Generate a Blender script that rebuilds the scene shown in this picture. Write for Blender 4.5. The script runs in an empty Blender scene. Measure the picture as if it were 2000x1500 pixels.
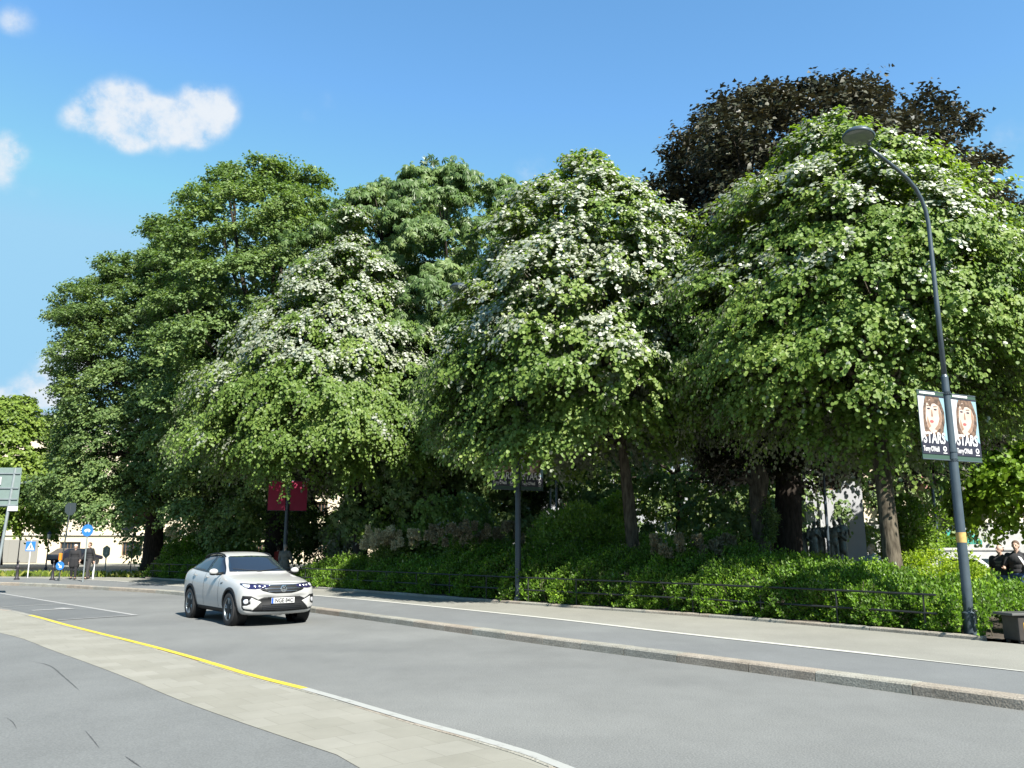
import bpy, bmesh, math, random
import numpy as np
from mathutils import Vector, Matrix
from mathutils.bvhtree import BVHTree
from mathutils import geometry

S = bpy.context.scene
C = S.collection
# ------------------------------------------------------------------ camera, sky, sun, exposure
CAMZ = 1.80
PITCH = math.radians(11.13)
LEAFK = (1.02, .98, .62)
WHITE = 0.62          # albedo of the cleanest white paint relative to the nominal colours below
cam_d = bpy.data.cameras.new('camera')
cam_d.sensor_width = 36.0
cam_d.lens = 28.8
cam_d.clip_start = 0.1
cam_d.clip_end = 2000
cam = bpy.data.objects.new('camera', cam_d)
C.objects.link(cam)
cam.location = (0, 0, CAMZ)
cam.rotation_euler = (math.radians(90) + PITCH, 0, 0)
S.camera = cam

SUN_EL = math.radians(44)
SUN_DIR = Vector((0.53 * math.cos(SUN_EL), -0.848 * math.cos(SUN_EL), math.sin(SUN_EL)))   # towards the sun
sun_d = bpy.data.lights.new('sun', 'SUN')
sun_d.energy = 5.0
sun_d.angle = math.radians(0.5)
sun_d.color = (1.0, 0.955, 0.87)
sun = bpy.data.objects.new('sun', sun_d)
C.objects.link(sun)
sun.rotation_euler = SUN_DIR.to_track_quat('Z', 'Y').to_euler()

S.view_settings.view_transform = 'Standard'
S.view_settings.look = 'None'
S.view_settings.exposure = 1.6
S.view_settings.gamma = 1.0


def ray(px, py):
    u = (px - 1000) / 1600.0
    v = (750 - py) / 1600.0
    return Vector((u, math.cos(PITCH) - v * math.sin(PITCH), math.sin(PITCH) + v * math.cos(PITCH)))


def G(px, py, z=0.0):
    r = ray(px, py)
    k = (z - CAMZ) / r.z
    return Vector((r.x * k, r.y * k, z))


def P(px, py, Y):
    r = ray(px, py)
    return Vector((r.x, r.y, r.z)) * (Y / r.y) + Vector((0, 0, CAMZ))


def build_world():
    w = bpy.data.worlds.new('World')
    S.world = w
    w.use_nodes = True
    nt = w.node_tree
    N = nt.nodes
    L = nt.links
    N.clear()
    out = N.new('ShaderNodeOutputWorld')
    bg = N.new('ShaderNodeBackground')
    bg.inputs['Strength'].default_value = 0.066
    sky = N.new('ShaderNodeTexSky')
    sky.sky_type = 'NISHITA'
    sky.sun_disc = False
    sky.sun_elevation = SUN_EL
    sky.sun_rotation = math.atan2(SUN_DIR.x, SUN_DIR.y)
    sky.air_density = 1.0
    sky.dust_density = 0.35
    sky.ozone_density = 2.0
    hs = N.new('ShaderNodeHueSaturation')
    hs.inputs['Hue'].default_value = 0.492
    hs.inputs['Saturation'].default_value = 1.18
    hs.inputs['Value'].default_value = 1.45
    L.new(sky.outputs[0], hs.inputs['Color'])
    tc = N.new('ShaderNodeTexCoord')
    nz = N.new('ShaderNodeTexNoise')
    nz.inputs['Scale'].default_value = 21
    nz.inputs['Detail'].default_value = 9
    nz.inputs['Roughness'].default_value = 0.62
    L.new(tc.outputs['Generated'], nz.inputs['Vector'])
    # clouds: soft blobs at fixed sky directions, broken up by noise
    blobs = [(165, 215, 34, .9), (200, 200, 38, 1), (240, 190, 40, 1), (280, 205, 38, .95), (255, 235, 48, 1), (210, 235, 36, .9), (300, 245, 40, .9), (335, 235, 36, .9), (365, 205, 34, 1), (400, 195, 36, 1),
             (440, 200, 32, .95), (420, 225, 30, .8), (375, 245, 38, .9), (320, 268, 36, .75), (260, 268, 34, .6), (130, 235, 26, .35), (385, 268, 26, .4), (455, 228, 20, .35), (215, 262, 32, .7), (250, 272, 26, .7), (375, 272, 26, .7), (410, 262, 30, .65), (175, 252, 26, .5), (318, 205, 22, .5), (430, 240, 30, .7), (160, 235, 30, .6), (320, 222, 26, .5),
             (0, 290, 34, .9), (25, 285, 30, .8), (8, 325, 30, .7), (0, 355, 26, .6), (45, 310, 22, .4), (65, 372, 20, .35), (38, 40, 30, .55), (14, 42, 24, .4),
             (120, 712, 40, 1.1), (95, 735, 40, 1.1), (70, 762, 36, 1), (40, 772, 32, .9), (140, 740, 50, 1.1), (110, 770, 40, 1), (10, 785, 34, .9), (160, 700, 45, 1), (-40, 800, 50, .9),
             (645, 195, 28, .3), (600, 230, 24, .28), (1050, 345, 46, .5), (1020, 335, 28, .3), (1960, 280, 38, .28), (1990, 260, 38, .28), (1930, 310, 26, .2),
             (-250, 420, 130, 1), (-420, 300, 120, 1), (2400, 420, 160, 1), (2600, 350, 150, 1), (2250, 300, 90, .6)]
    prev = None
    for (px, py, rad, amp) in blobs:
        d = ray(px, py).normalized()
        vm = N.new('ShaderNodeVectorMath')
        vm.operation = 'DISTANCE'
        L.new(tc.outputs['Generated'], vm.inputs[0])
        vm.inputs[1].default_value = d
        mr = N.new('ShaderNodeMapRange')
        mr.interpolation_type = 'SMOOTHSTEP'
        R = rad / 1600.0 * 1.45
        mr.inputs['From Min'].default_value = R
        mr.inputs['From Max'].default_value = 0.0
        mr.inputs['To Min'].default_value = 0
        mr.inputs['To Max'].default_value = amp
        L.new(vm.outputs['Value'], mr.inputs['Value'])
        if prev is None:
            prev = mr.outputs[0]
        else:
            mx = N.new('ShaderNodeMath')
            mx.operation = 'ADD'
            L.new(prev, mx.inputs[0])
            L.new(mr.outputs[0], mx.inputs[1])
            prev = mx.outputs[0]
    # noise
    sub = N.new('ShaderNodeMath')
    sub.operation = 'MULTIPLY_ADD'
    L.new(nz.outputs['Fac'], sub.inputs[0])
    sub.inputs[1].default_value = 3.3
    sub.inputs[2].default_value = -1.8
    mul = N.new('ShaderNodeMath')
    mul.operation = 'MULTIPLY_ADD'
    cl = N.new('ShaderNodeMath')
    cl.operation = 'MINIMUM'
    L.new(prev, cl.inputs[0])
    cl.inputs[1].default_value = 1.25
    L.new(cl.outputs[0], mul.inputs[0])
    L.new(sub.outputs[0], mul.inputs[1])
    L.new(cl.outputs[0], mul.inputs[2])
    den = N.new('ShaderNodeMapRange')
    den.interpolation_type = 'SMOOTHSTEP'
    den.inputs['From Min'].default_value = 0.10
    den.inputs['From Max'].default_value = 1.45
    den.inputs['To Max'].default_value = 0.95
    L.new(mul.outputs[0], den.inputs['Value'])
    cap = N.new('ShaderNodeVectorMath')
    cap.operation = 'MINIMUM'
    L.new(hs.outputs[0], cap.inputs[0])
    cap.inputs[1].default_value = (1.75, 3.3, 4.6)
    mix = N.new('ShaderNodeMix')
    mix.data_type = 'RGBA'
    L.new(den.outputs[0], mix.inputs['Factor'])
    L.new(cap.outputs[0], mix.inputs[6])
    cc = N.new('ShaderNodeMix')
    cc.data_type = 'RGBA'
    L.new(nz.outputs['Fac'], cc.inputs['Factor'])
    cc.inputs[6].default_value = (3.7, 4.1, 4.6, 1)
    cc.inputs[7].default_value = (4.6, 4.75, 4.9, 1)
    L.new(cc.outputs[2], mix.inputs[7])
    L.new(mix.outputs[2], bg.inputs['Color'])
    L.new(bg.outputs[0], out.inputs['Surface'])


build_world()


# ------------------------------------------------------------------ helpers
def tag(o, label=None, cat=None, group=None, kind=None):
    if label:
        o['label'] = label
    if cat:
        o['category'] = cat
    if group:
        o['group'] = group
    if kind:
        o['kind'] = kind
    return o


def empty(name, loc=(0, 0, 0), rz=0.0):
    o = bpy.data.objects.new(name, None)
    o.empty_display_size = 0.2
    C.objects.link(o)
    o.location = loc
    o.rotation_euler = (0, 0, rz)
    return o


def link_mesh(name, me, mat=None, parent=None):
    o = bpy.data.objects.new(name, me)
    C.objects.link(o)
    if mat is not None:
        for m in (mat if isinstance(mat, (list, tuple)) else [mat]):
            me.materials.append(m)
    if parent is not None:
        o.parent = parent
    return o


def np_mesh(name, V, F, smooth=False):
    """V (n,3); F (m,k) array, all faces with k corners."""
    V = np.asarray(V, dtype=np.float32)
    F = np.asarray(F, dtype=np.int32)
    me = bpy.data.meshes.new(name)
    m, k = F.shape
    me.vertices.add(len(V))
    me.vertices.foreach_set('co', V.ravel())
    me.loops.add(m * k)
    me.loops.foreach_set('vertex_index', F.ravel())
    me.polygons.add(m)
    me.polygons.foreach_set('loop_start', np.arange(0, m * k, k, dtype=np.int32))
    if smooth:
        me.polygons.foreach_set('use_smooth', np.ones(m, dtype=bool))
    me.update(calc_edges=True)
    return me


class MB:
    """collects shapes into one mesh"""

    def __init__(self):
        self.v = []
        self.f = []
        self.mi = []
        self.cur = 0

    def add(self, vs, fs):
        b = len(self.v)
        self.v += [tuple(v) for v in vs]
        for f in fs:
            self.f.append(tuple(i + b for i in f))
            self.mi.append(self.cur)
        return self

    def box(self, c, s, rz=0.0, M=None):
        x, y, z = [q / 2.0 for q in s]
        vs = [Vector((sx * x, sy * y, sz * z)) for sz in (-1, 1) for sy in (-1, 1) for sx in (-1, 1)]
        R = M if M is not None else Matrix.Rotation(rz, 3, 'Z')
        vs = [R @ v + Vector(c) for v in vs]
        return self.add(vs, [(0, 2, 3, 1), (4, 5, 7, 6), (0, 1, 5, 4), (1, 3, 7, 5), (3, 2, 6, 7), (2, 0, 4, 6)])

    def tube(self, pts, rad, n=8, cap=True, squash=1.0):
        pts = [Vector(p) for p in pts]
        if not isinstance(rad, (list, tuple)):
            rad = [rad] * len(pts)
        vs = []
        prevx = None
        for i, p in enumerate(pts):
            if i == 0:
                t = pts[1] - pts[0]
            elif i == len(pts) - 1:
                t = pts[-1] - pts[-2]
            else:
                t = (pts[i + 1] - pts[i]).normalized() + (pts[i] - pts[i - 1]).normalized()
            if t.length < 1e-9:
                t = Vector((0, 0, 1))
            t.normalize()
            if prevx is None:
                ref = Vector((1, 0, 0)) if abs(t.x) < 0.9 else Vector((0, 1, 0))
                x = (ref - t * ref.dot(t)).normalized()
            else:
                x = (prevx - t * prevx.dot(t))
                if x.length < 1e-6:
                    x = t.orthogonal()
                x.normalize()
            prevx = x
            y = t.cross(x)
            for k in range(n):
                a = 2 * math.pi * k / n
                vs.append(p + (x * math.cos(a) + y * math.sin(a) * squash) * rad[i])
        fs = []
        for i in range(len(pts) - 1):
            for k in range(n):
                a = i * n + k
                b = i * n + (k + 1) % n
                fs.append((a, b, b + n, a + n))
        if cap:
            fs.append(tuple(range(n - 1, -1, -1)))
            fs.append(tuple(range((len(pts) - 1) * n, len(pts) * n)))
        return self.add(vs, fs)

    def lathe(self, prof, n=24, M=None, cap=True):
        """prof [(r,z)] round the z axis"""
        M = M or Matrix.Identity(4)
        vs = []
        for r, z in prof:
            for k in range(n):
                a = 2 * math.pi * k / n
                vs.append(M @ Vector((r * math.cos(a), r * math.sin(a), z)))
        fs = []
        for i in range(len(prof) - 1):
            for k in range(n):
                a = i * n + k
                b = i * n + (k + 1) % n
                fs.append((a, b, b + n, a + n))
        if cap:
            fs.append(tuple(range(n - 1, -1, -1)))
            fs.append(tuple(range((len(prof) - 1) * n, len(prof) * n)))
        return self.add(vs, fs)

    def ball(self, c, r, n=12, m=8, M=None):
        if not isinstance(r, (list, tuple)):
            r = (r, r, r)
        vs = []
        for i in range(m + 1):
            ph = math.pi * i / m
            for k in range(n):
                a = 2 * math.pi * k / n
                v = Vector((r[0] * math.sin(ph) * math.cos(a), r[1] * math.sin(ph) * math.sin(a), -r[2] * math.cos(ph)))
                if M is not None:
                    v = M @ v
                vs.append(v + Vector(c))
        fs = []
        for i in range(m):
            for k in range(n):
                a = i * n + k
                b = i * n + (k + 1) % n
                fs.append((a, b, b + n, a + n))
        return self.add(vs, fs)

    def prism(self, poly, z0, z1, M=None):
        """poly 2D (ccw) in local xy, extruded in z"""
        n = len(poly)
        M = M or Matrix.Identity(4)
        vs = [M @ Vector((p[0], p[1], z0)) for p in poly] + [M @ Vector((p[0], p[1], z1)) for p in poly]
        fs = [tuple(range(n - 1, -1, -1)), tuple(range(n, 2 * n))]
        for k in range(n):
            j = (k + 1) % n
            fs.append((k, j, j + n, k + n))
        return self.add(vs, fs)

    def build(self, name, mat=None, parent=None, smooth=False, bevel=0.0, auto=None):
        me = bpy.data.meshes.new(name)
        me.from_pydata(self.v, [], self.f)
        if any(self.mi):
            me.polygons.foreach_set('material_index', self.mi)
        if smooth or auto:
            me.polygons.foreach_set('use_smooth', [True] * len(me.polygons))
        me.update()
        o = link_mesh(name, me, mat, parent)
        if auto and not smooth:
            try:
                me.set_sharp_from_angle(angle=math.radians(auto))
            except Exception:
                pass
        if bevel:
            b = o.modifiers.new('bevel', 'BEVEL')
            b.width = bevel
            b.segments = 2
            b.limit_method = 'ANGLE'
        return o


def nodes(name):
    m = bpy.data.materials.new(name)
    m.use_nodes = True
    return m, m.node_tree.nodes, m.node_tree.links


def mat_plain(name, col, rough=0.6, metal=0.0, spec=0.5, coat=0.0, noise=0.0, nscale=6.0, bump=0.0, bscale=60.0):
    m, N, L = nodes(name)
    b = N['Principled BSDF']
    if metal < 0.5:
        col = tuple(c * WHITE for c in col)
    b.inputs['Base Color'].default_value = (*col, 1)
    b.inputs['Roughness'].default_value = rough
    b.inputs['Metallic'].default_value = metal
    b.inputs['Specular IOR Level'].default_value = spec
    b.inputs['Coat Weight'].default_value = coat
    tc = N.new('ShaderNodeTexCoord')
    if noise:
        nz = N.new('ShaderNodeTexNoise')
        nz.inputs['Scale'].default_value = nscale
        nz.inputs['Detail'].default_value = 6
        L.new(tc.outputs['Object'], nz.inputs['Vector'])
        r = N.new('ShaderNodeValToRGB')
        lo = [max(0, c * (1 - noise)) for c in col]
        hi = [min(1, c * (1 + noise)) for c in col]
        r.color_ramp.elements[0].position = 0.3
        r.color_ramp.elements[1].position = 0.7
        r.color_ramp.elements[0].color = (*lo, 1)
        r.color_ramp.elements[1].color = (*hi, 1)
        L.new(nz.outputs['Fac'], r.inputs[0])
        L.new(r.outputs[0], b.inputs['Base Color'])
    if bump:
        n2 = N.new('ShaderNodeTexNoise')
        n2.inputs['Scale'].default_value = bscale
        n2.inputs['Detail'].default_value = 4
        L.new(tc.outputs['Object'], n2.inputs['Vector'])
        bp = N.new('ShaderNodeBump')
        bp.inputs['Strength'].default_value = bump
        bp.inputs['Distance'].default_value = 0.01
        L.new(n2.outputs['Fac'], bp.inputs['Height'])
        L.new(bp.outputs[0], b.inputs['Normal'])
    return m


def ramp(N, stops):
    r = N.new('ShaderNodeValToRGB')
    e = r.color_ramp.elements
    while len(e) < len(stops):
        e.new(0.5)
    for i, (p, c) in enumerate(stops):
        e[i].position = p
        e[i].color = (*c, 1)
    return r


def mat_leaf(name, stops, under=None, gloss=0.16, trans=0.35, rough=0.42, tcol=None):
    """stops: colours across the per-leaf tint; under: colour of the leaf's underside"""
    m, N, L = nodes(name)
    N.clear()
    out = N.new('ShaderNodeOutputMaterial')
    at = N.new('ShaderNodeAttribute')
    at.attribute_name = 'tint'
    stops = [(p_, (c_[0] * LEAFK[0], c_[1] * LEAFK[1], c_[2] * LEAFK[2])) for p_, c_ in stops]
    r = ramp(N, stops)
    L.new(at.outputs['Fac'], r.inputs[0])
    col = r.outputs[0]
    if under:
        geo = N.new('ShaderNodeNewGeometry')
        mx = N.new('ShaderNodeMix')
        mx.data_type = 'RGBA'
        L.new(geo.outputs['Backfacing'], mx.inputs['Factor'])
        L.new(col, mx.inputs[6])
        mx.inputs[7].default_value = (*under, 1)
        col = mx.outputs[2]
    d = N.new('ShaderNodeBsdfDiffuse')
    t = N.new('ShaderNodeBsdfTranslucent')
    g = N.new('ShaderNodeBsdfGlossy')
    g.inputs['Roughness'].default_value = rough + .1
    g.inputs['Color'].default_value = (1, 1, 1, 1)
    L.new(col, d.inputs['Color'])
    hs = N.new('ShaderNodeMix')
    hs.data_type = 'RGBA'
    hs.blend_type = 'MULTIPLY'
    hs.inputs['Factor'].default_value = 1
    L.new(r.outputs[0], hs.inputs[6])
    hs.inputs[7].default_value = (*(tcol or (1.5, 1.7, 0.5)), 1)
    L.new(hs.outputs[2], t.inputs['Color'])
    a = N.new('ShaderNodeMixShader')
    a.inputs[0].default_value = trans
    L.new(d.outputs[0], a.inputs[1])
    L.new(t.outputs[0], a.inputs[2])
    fr = N.new('ShaderNodeFresnel')
    fr.inputs['IOR'].default_value = 1.45
    mm = N.new('ShaderNodeMath')
    mm.operation = 'MULTIPLY_ADD'
    L.new(fr.outputs[0], mm.inputs[0])
    mm.inputs[1].default_value = 0.14
    mm.inputs[2].default_value = gloss * 0.05
    b = N.new('ShaderNodeMixShader')
    L.new(mm.outputs[0], b.inputs[0])
    L.new(a.outputs[0], b.inputs[1])
    L.new(g.outputs[0], b.inputs[2])
    L.new(b.outputs[0], out.inputs[0])
    return m


def mat_bark(name, c0, c1, scale=5.0):
    m, N, L = nodes(name)
    b = N['Principled BSDF']
    b.inputs['Roughness'].default_value = 0.9
    b.inputs['Specular IOR Level'].default_value = 0.2
    tc = N.new('ShaderNodeTexCoord')
    mp = N.new('ShaderNodeMapping')
    mp.inputs['Scale'].default_value = (scale, scale, scale * 0.25)
    L.new(tc.outputs['Object'], mp.inputs[0])
    nz = N.new('ShaderNodeTexNoise')
    nz.inputs['Scale'].default_value = 3
    nz.inputs['Detail'].default_value = 8
    L.new(mp.outputs[0], nz.inputs['Vector'])
    r = ramp(N, [(0.35, c0), (0.65, c1)])
    L.new(nz.outputs['Fac'], r.inputs[0])
    L.new(r.outputs[0], b.inputs['Base Color'])
    bp = N.new('ShaderNodeBump')
    bp.inputs['Strength'].default_value = 0.6
    bp.inputs['Distance'].default_value = 0.03
    L.new(nz.outputs['Fac'], bp.inputs['Height'])
    L.new(bp.outputs[0], b.inputs['Normal'])
    return m


def mat_glass(name, tint=(0.02, 0.03, 0.035), rough=0.02):
    m, N, L = nodes(name)
    b = N['Principled BSDF']
    b.inputs['Base Color'].default_value = (*tint, 1)
    b.inputs['Roughness'].default_value = rough
    b.inputs['Specular IOR Level'].default_value = 0.6
    b.inputs['IOR'].default_value = 1.5
    b.inputs['Coat Weight'].default_value = 0.15
    b.inputs['Coat Roughness'].default_value = 0.01
    return m


def text_mesh(s, size, extr=0.002, align='CENTER', shear=0.0, bold=0.0, sx=1.0):
    cu = bpy.data.curves.new('lettering', 'FONT')
    cu.body = s
    cu.size = size
    cu.extrude = extr
    cu.align_x = align
    cu.shear = shear
    cu.offset = bold
    cu.resolution_u = 3
    to = bpy.data.objects.new('lettering', cu)
    C.objects.link(to)
    dg = bpy.context.evaluated_depsgraph_get()
    me = bpy.data.meshes.new_from_object(to.evaluated_get(dg))
    bpy.data.objects.remove(to)
    if sx != 1.0:
        me.transform(Matrix.Diagonal((sx, 1, 1, 1)))
    me.materials.clear()
    return me


def put_text(name, s, size, mat, parent, M, **kw):
    me = text_mesh(s, size, **kw)
    me.transform(M)
    return link_mesh(name, me, mat, parent)


def frame(origin, xdir, ydir):
    """matrix whose local x,y,z axes are xdir,ydir, x cross y"""
    x = Vector(xdir).normalized()
    y = Vector(ydir).normalized()
    z = x.cross(y).normalized()
    M = Matrix((x, y, z)).transposed().to_4x4()
    M.translation = Vector(origin)
    return M


# ------------------------------------------------------------------ ground materials
def mat_asphalt(name, c0, c1, speck=0.25, patch=0.8, gloss=0.85):
    m, N, L = nodes(name)
    b = N['Principled BSDF']
    b.inputs['Roughness'].default_value = gloss
    b.inputs['Specular IOR Level'].default_value = 0.35
    tc = N.new('ShaderNodeTexCoord')
    big = N.new('ShaderNodeTexNoise')
    big.inputs['Scale'].default_value = 0.35 * patch
    big.inputs['Detail'].default_value = 5
    big.inputs['Roughness'].default_value = 0.6
    mp = N.new('ShaderNodeMapping')
    mp.inputs['Rotation'].default_value = (0, 0, math.radians(52))
    mp.inputs['Scale'].default_value = (0.25, 1.1, 1)
    L.new(tc.outputs['Object'], mp.inputs[0])
    L.new(mp.outputs[0], big.inputs['Vector'])
    fine = N.new('ShaderNodeTexNoise')
    fine.inputs['Scale'].default_value = 55
    fine.inputs['Detail'].default_value = 3
    L.new(tc.outputs['Object'], fine.inputs['Vector'])
    vor = N.new('ShaderNodeTexVoronoi')
    vor.inputs['Scale'].default_value = 42
    L.new(tc.outputs['Object'], vor.inputs['Vector'])
    r = ramp(N, [(0.3, c0), (0.7, c1)])
    L.new(big.outputs['Fac'], r.inputs[0])
    mx = N.new('ShaderNodeMix')
    mx.data_type = 'RGBA'
    mx.blend_type = 'OVERLAY'
    mx.inputs['Factor'].default_value = speck
    L.new(r.outputs[0], mx.inputs[6])
    r2 = ramp(N, [(0.32, (0.08, 0.08, 0.075)), (0.72, (0.95, 0.95, 0.93))])
    L.new(fine.outputs['Fac'], r2.inputs[0])
    L.new(r2.outputs[0], mx.inputs[7])
    # pale stones showing in the surface
    r3 = ramp(N, [(0.0, (1, 1, 1)), (0.13, (0, 0, 0))])
    L.new(vor.outputs['Distance'], r3.inputs[0])
    # mid-sized blotches and tyre-polished streaks
    mid = N.new('ShaderNodeTexNoise')
    mid.inputs['Scale'].default_value = 1.1
    mid.inputs['Detail'].default_value = 8
    mid.inputs['Roughness'].default_value = 0.7
    mp2 = N.new('ShaderNodeMapping')
    mp2.inputs['Rotation'].default_value = (0, 0, math.radians(50))
    mp2.inputs['Scale'].default_value = (0.8, 0.5, 1)
    L.new(tc.outputs['Object'], mp2.inputs[0])
    L.new(mp2.outputs[0], mid.inputs['Vector'])
    r4 = ramp(N, [(0.3, (0.34, 0.34, 0.33)), (0.7, (0.66, 0.66, 0.65))])
    L.new(mid.outputs['Fac'], r4.inputs[0])
    mx4 = N.new('ShaderNodeMix')
    mx4.data_type = 'RGBA'
    mx4.blend_type = 'OVERLAY'
    mx4.inputs['Factor'].default_value = 0.34
    L.new(mx.outputs[2], mx4.inputs[6])
    L.new(r4.outputs[0], mx4.inputs[7])
    mx = mx4
    m3 = N.new('ShaderNodeMath')
    m3.operation = 'MULTIPLY'
    L.new(r3.outputs[0], m3.inputs[0])
    m3.inputs[1].default_value = 0.5
    mx2 = N.new('ShaderNodeMix')
    mx2.data_type = 'RGBA'
    L.new(m3.outputs[0], mx2.inputs['Factor'])
    L.new(mx.outputs[2], mx2.inputs[6])
    mx2.inputs[7].default_value = (0.26, 0.26, 0.25, 1)
    L.new(mx2.outputs[2], b.inputs['Base Color'])
    bp = N.new('ShaderNodeBump')
    bp.inputs['Strength'].default_value = 0.5
    bp.inputs['Distance'].default_value = 0.006
    L.new(fine.outputs['Fac'], bp.inputs['Height'])
    L.new(bp.outputs[0], b.inputs['Normal'])
    return m


def mat_slabs(name):
    m, N, L = nodes(name)
    b = N['Principled BSDF']
    b.inputs['Roughness'].default_value = 0.85
    tc = N.new('ShaderNodeTexCoord')
    mp = N.new('ShaderNodeMapping')
    mp.inputs['Rotation'].default_value = (0, 0, math.radians(-38))
    L.new(tc.outputs['Object'], mp.inputs[0])
    br = N.new('ShaderNodeTexBrick')
    br.inputs['Scale'].default_value = 1.0
    br.inputs['Brick Width'].default_value = 0.40
    br.inputs['Row Height'].default_value = 0.40
    br.inputs['Mortar Size'].default_value = 0.004
    br.inputs['Mortar Smooth'].default_value = 0.3
    br.offset = 0.5
    br.inputs['Bias'].default_value = 0.0
    br.inputs['Color1'].default_value = (0.166, 0.161, 0.135, 1)
    br.inputs['Color2'].default_value = (0.19, 0.185, 0.159, 1)
    br.inputs['Mortar'].default_value = (0.135, 0.13, 0.108, 1)
    L.new(mp.outputs[0], br.inputs['Vector'])
    nz = N.new('ShaderNodeTexNoise')
    nz.inputs['Scale'].default_value = 1.1
    nz.inputs['Detail'].default_value = 9
    nz.inputs['Roughness'].default_value = 0.65
    L.new(tc.outputs['Object'], nz.inputs['Vector'])
    r = ramp(N, [(0.3, (0.40, 0.40, 0.38)), (0.7, (0.62, 0.62, 0.61))])
    L.new(nz.outputs['Fac'], r.inputs[0])
    mx = N.new('ShaderNodeMix')
    mx.data_type = 'RGBA'
    mx.blend_type = 'OVERLAY'
    mx.inputs['Factor'].default_value = 0.5
    L.new(br.outputs['Color'], mx.inputs[6])
    L.new(r.outputs[0], mx.inputs[7])
    L.new(mx.outputs[2], b.inputs['Base Color'])
    n2 = N.new('ShaderNodeTexNoise')
    n2.inputs['Scale'].default_value = 60
    L.new(tc.outputs['Object'], n2.inputs['Vector'])
    bp = N.new('ShaderNodeBump')
    bp.inputs['Strength'].default_value = 0.35
    bp.inputs['Distance'].default_value = 0.005
    L.new(n2.outputs['Fac'], bp.inputs['Height'])
    L.new(bp.outputs[0], b.inputs['Normal'])
    return m


def mat_paint(name, col, worn=(0.25, 0.25, 0.24), amount=0.42):
    m, N, L = nodes(name)
    b = N['Principled BSDF']
    b.inputs['Roughness'].default_value = 0.7
    tc = N.new('ShaderNodeTexCoord')
    nz = N.new('ShaderNodeTexNoise')
    nz.inputs['Scale'].default_value = 7
    nz.inputs['Detail'].default_value = 10
    nz.inputs['Roughness'].default_value = 0.75
    L.new(tc.outputs['Object'], nz.inputs['Vector'])
    r = ramp(N, [(amount - 0.06, worn), (amount + 0.03, col)])
    L.new(nz.outputs['Fac'], r.inputs[0])
    L.new(r.outputs[0], b.inputs['Base Color'])
    return m


def mat_granite(name):
    m, N, L = nodes(name)
    b = N['Principled BSDF']
    b.inputs['Roughness'].default_value = 0.8
    tc = N.new('ShaderNodeTexCoord')
    at = N.new('ShaderNodeAttribute')
    at.attribute_name = 'tint'
    r = ramp(N, [(0.0, (0.18, 0.178, 0.158)), (0.5, (0.215, 0.21, 0.18)), (1.0, (0.215, 0.185, 0.15))])
    L.new(at.outputs['Fac'], r.inputs[0])
    nz = N.new('ShaderNodeTexNoise')
    nz.inputs['Scale'].default_value = 45
    nz.inputs['Detail'].default_value = 4
    L.new(tc.outputs['Object'], nz.inputs['Vector'])
    n2 = N.new('ShaderNodeTexNoise')
    n2.inputs['Scale'].default_value = 3
    n2.inputs['Detail'].default_value = 7
    L.new(tc.outputs['Object'], n2.inputs['Vector'])
    r2 = ramp(N, [(0.35, (0.25, 0.25, 0.25)), (0.7, (0.8, 0.8, 0.8))])
    L.new(nz.outputs['Fac'], r2.inputs[0])
    mx = N.new('ShaderNodeMix')
    mx.data_type = 'RGBA'
    mx.blend_type = 'OVERLAY'
    mx.inputs['Factor'].default_value = 0.6
    L.new(r.outputs[0], mx.inputs[6])
    L.new(r2.outputs[0], mx.inputs[7])
    r3 = ramp(N, [(0.3, (0.35, 0.33, 0.3)), (0.65, (0.6, 0.6, 0.6))])
    L.new(n2.outputs['Fac'], r3.inputs[0])
    mx3 = N.new('ShaderNodeMix')
    mx3.data_type = 'RGBA'
    mx3.blend_type = 'OVERLAY'
    mx3.inputs['Factor'].default_value = 0.6
    L.new(mx.outputs[2], mx3.inputs[6])
    L.new(r3.outputs[0], mx3.inputs[7])
    L.new(mx3.outputs[2], b.inputs['Base Color'])
    bp = N.new('ShaderNodeBump')
    bp.inputs['Strength'].default_value = 0.7
    bp.inputs['Distance'].default_value = 0.01
    L.new(nz.outputs['Fac'], bp.inputs['Height'])
    L.new(bp.outputs[0], b.inputs['Normal'])
    return m


M_road = mat_asphalt('road_asphalt', (0.103, 0.107, 0.107), (0.137, 0.141, 0.137), 0.3)
M_bay = mat_asphalt('bay_asphalt', (0.081, 0.086, 0.089), (0.101, 0.107, 0.109), 0.25)
M_cycle = mat_asphalt('cycle_asphalt', (0.104, 0.109, 0.113), (0.127, 0.134, 0.134), 0.2)
M_path = mat_asphalt('path_asphalt', (0.099, 0.104, 0.104), (0.121, 0.126, 0.125), 0.2)
M_pale = mat_asphalt('pale_pavement', (0.157, 0.155, 0.136), (0.190, 0.188, 0.167), 0.2)
M_slab = mat_slabs('paving_slabs')
M_gran = mat_granite('granite')
M_yellow = mat_paint('yellow_paint', (0.40, 0.32, 0.03), (0.17, 0.165, 0.14), 0.40)
M_white = mat_paint('white_paint', (0.24, 0.24, 0.235), (0.11, 0.115, 0.115), 0.42)
M_line = mat_paint('pale_stone', (0.36, 0.36, 0.33), (0.27, 0.27, 0.245), 0.38)
M_edge = mat_paint('pale_granite_edge', (0.255, 0.26, 0.245), (0.18, 0.18, 0.165), 0.42)
M_soil = mat_plain('soil', (0.055, 0.042, 0.03), 0.95, noise=0.4, nscale=3, bump=0.8, bscale=25)
M_land = mat_plain('park_soil', (0.05, 0.045, 0.032), 0.95, noise=0.4, nscale=0.6, bump=0.5, bscale=12)
M_grav = mat_plain('park_gravel', (0.22, 0.2, 0.165), 0.95, noise=0.25, nscale=2, bump=0.5, bscale=50)


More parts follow.
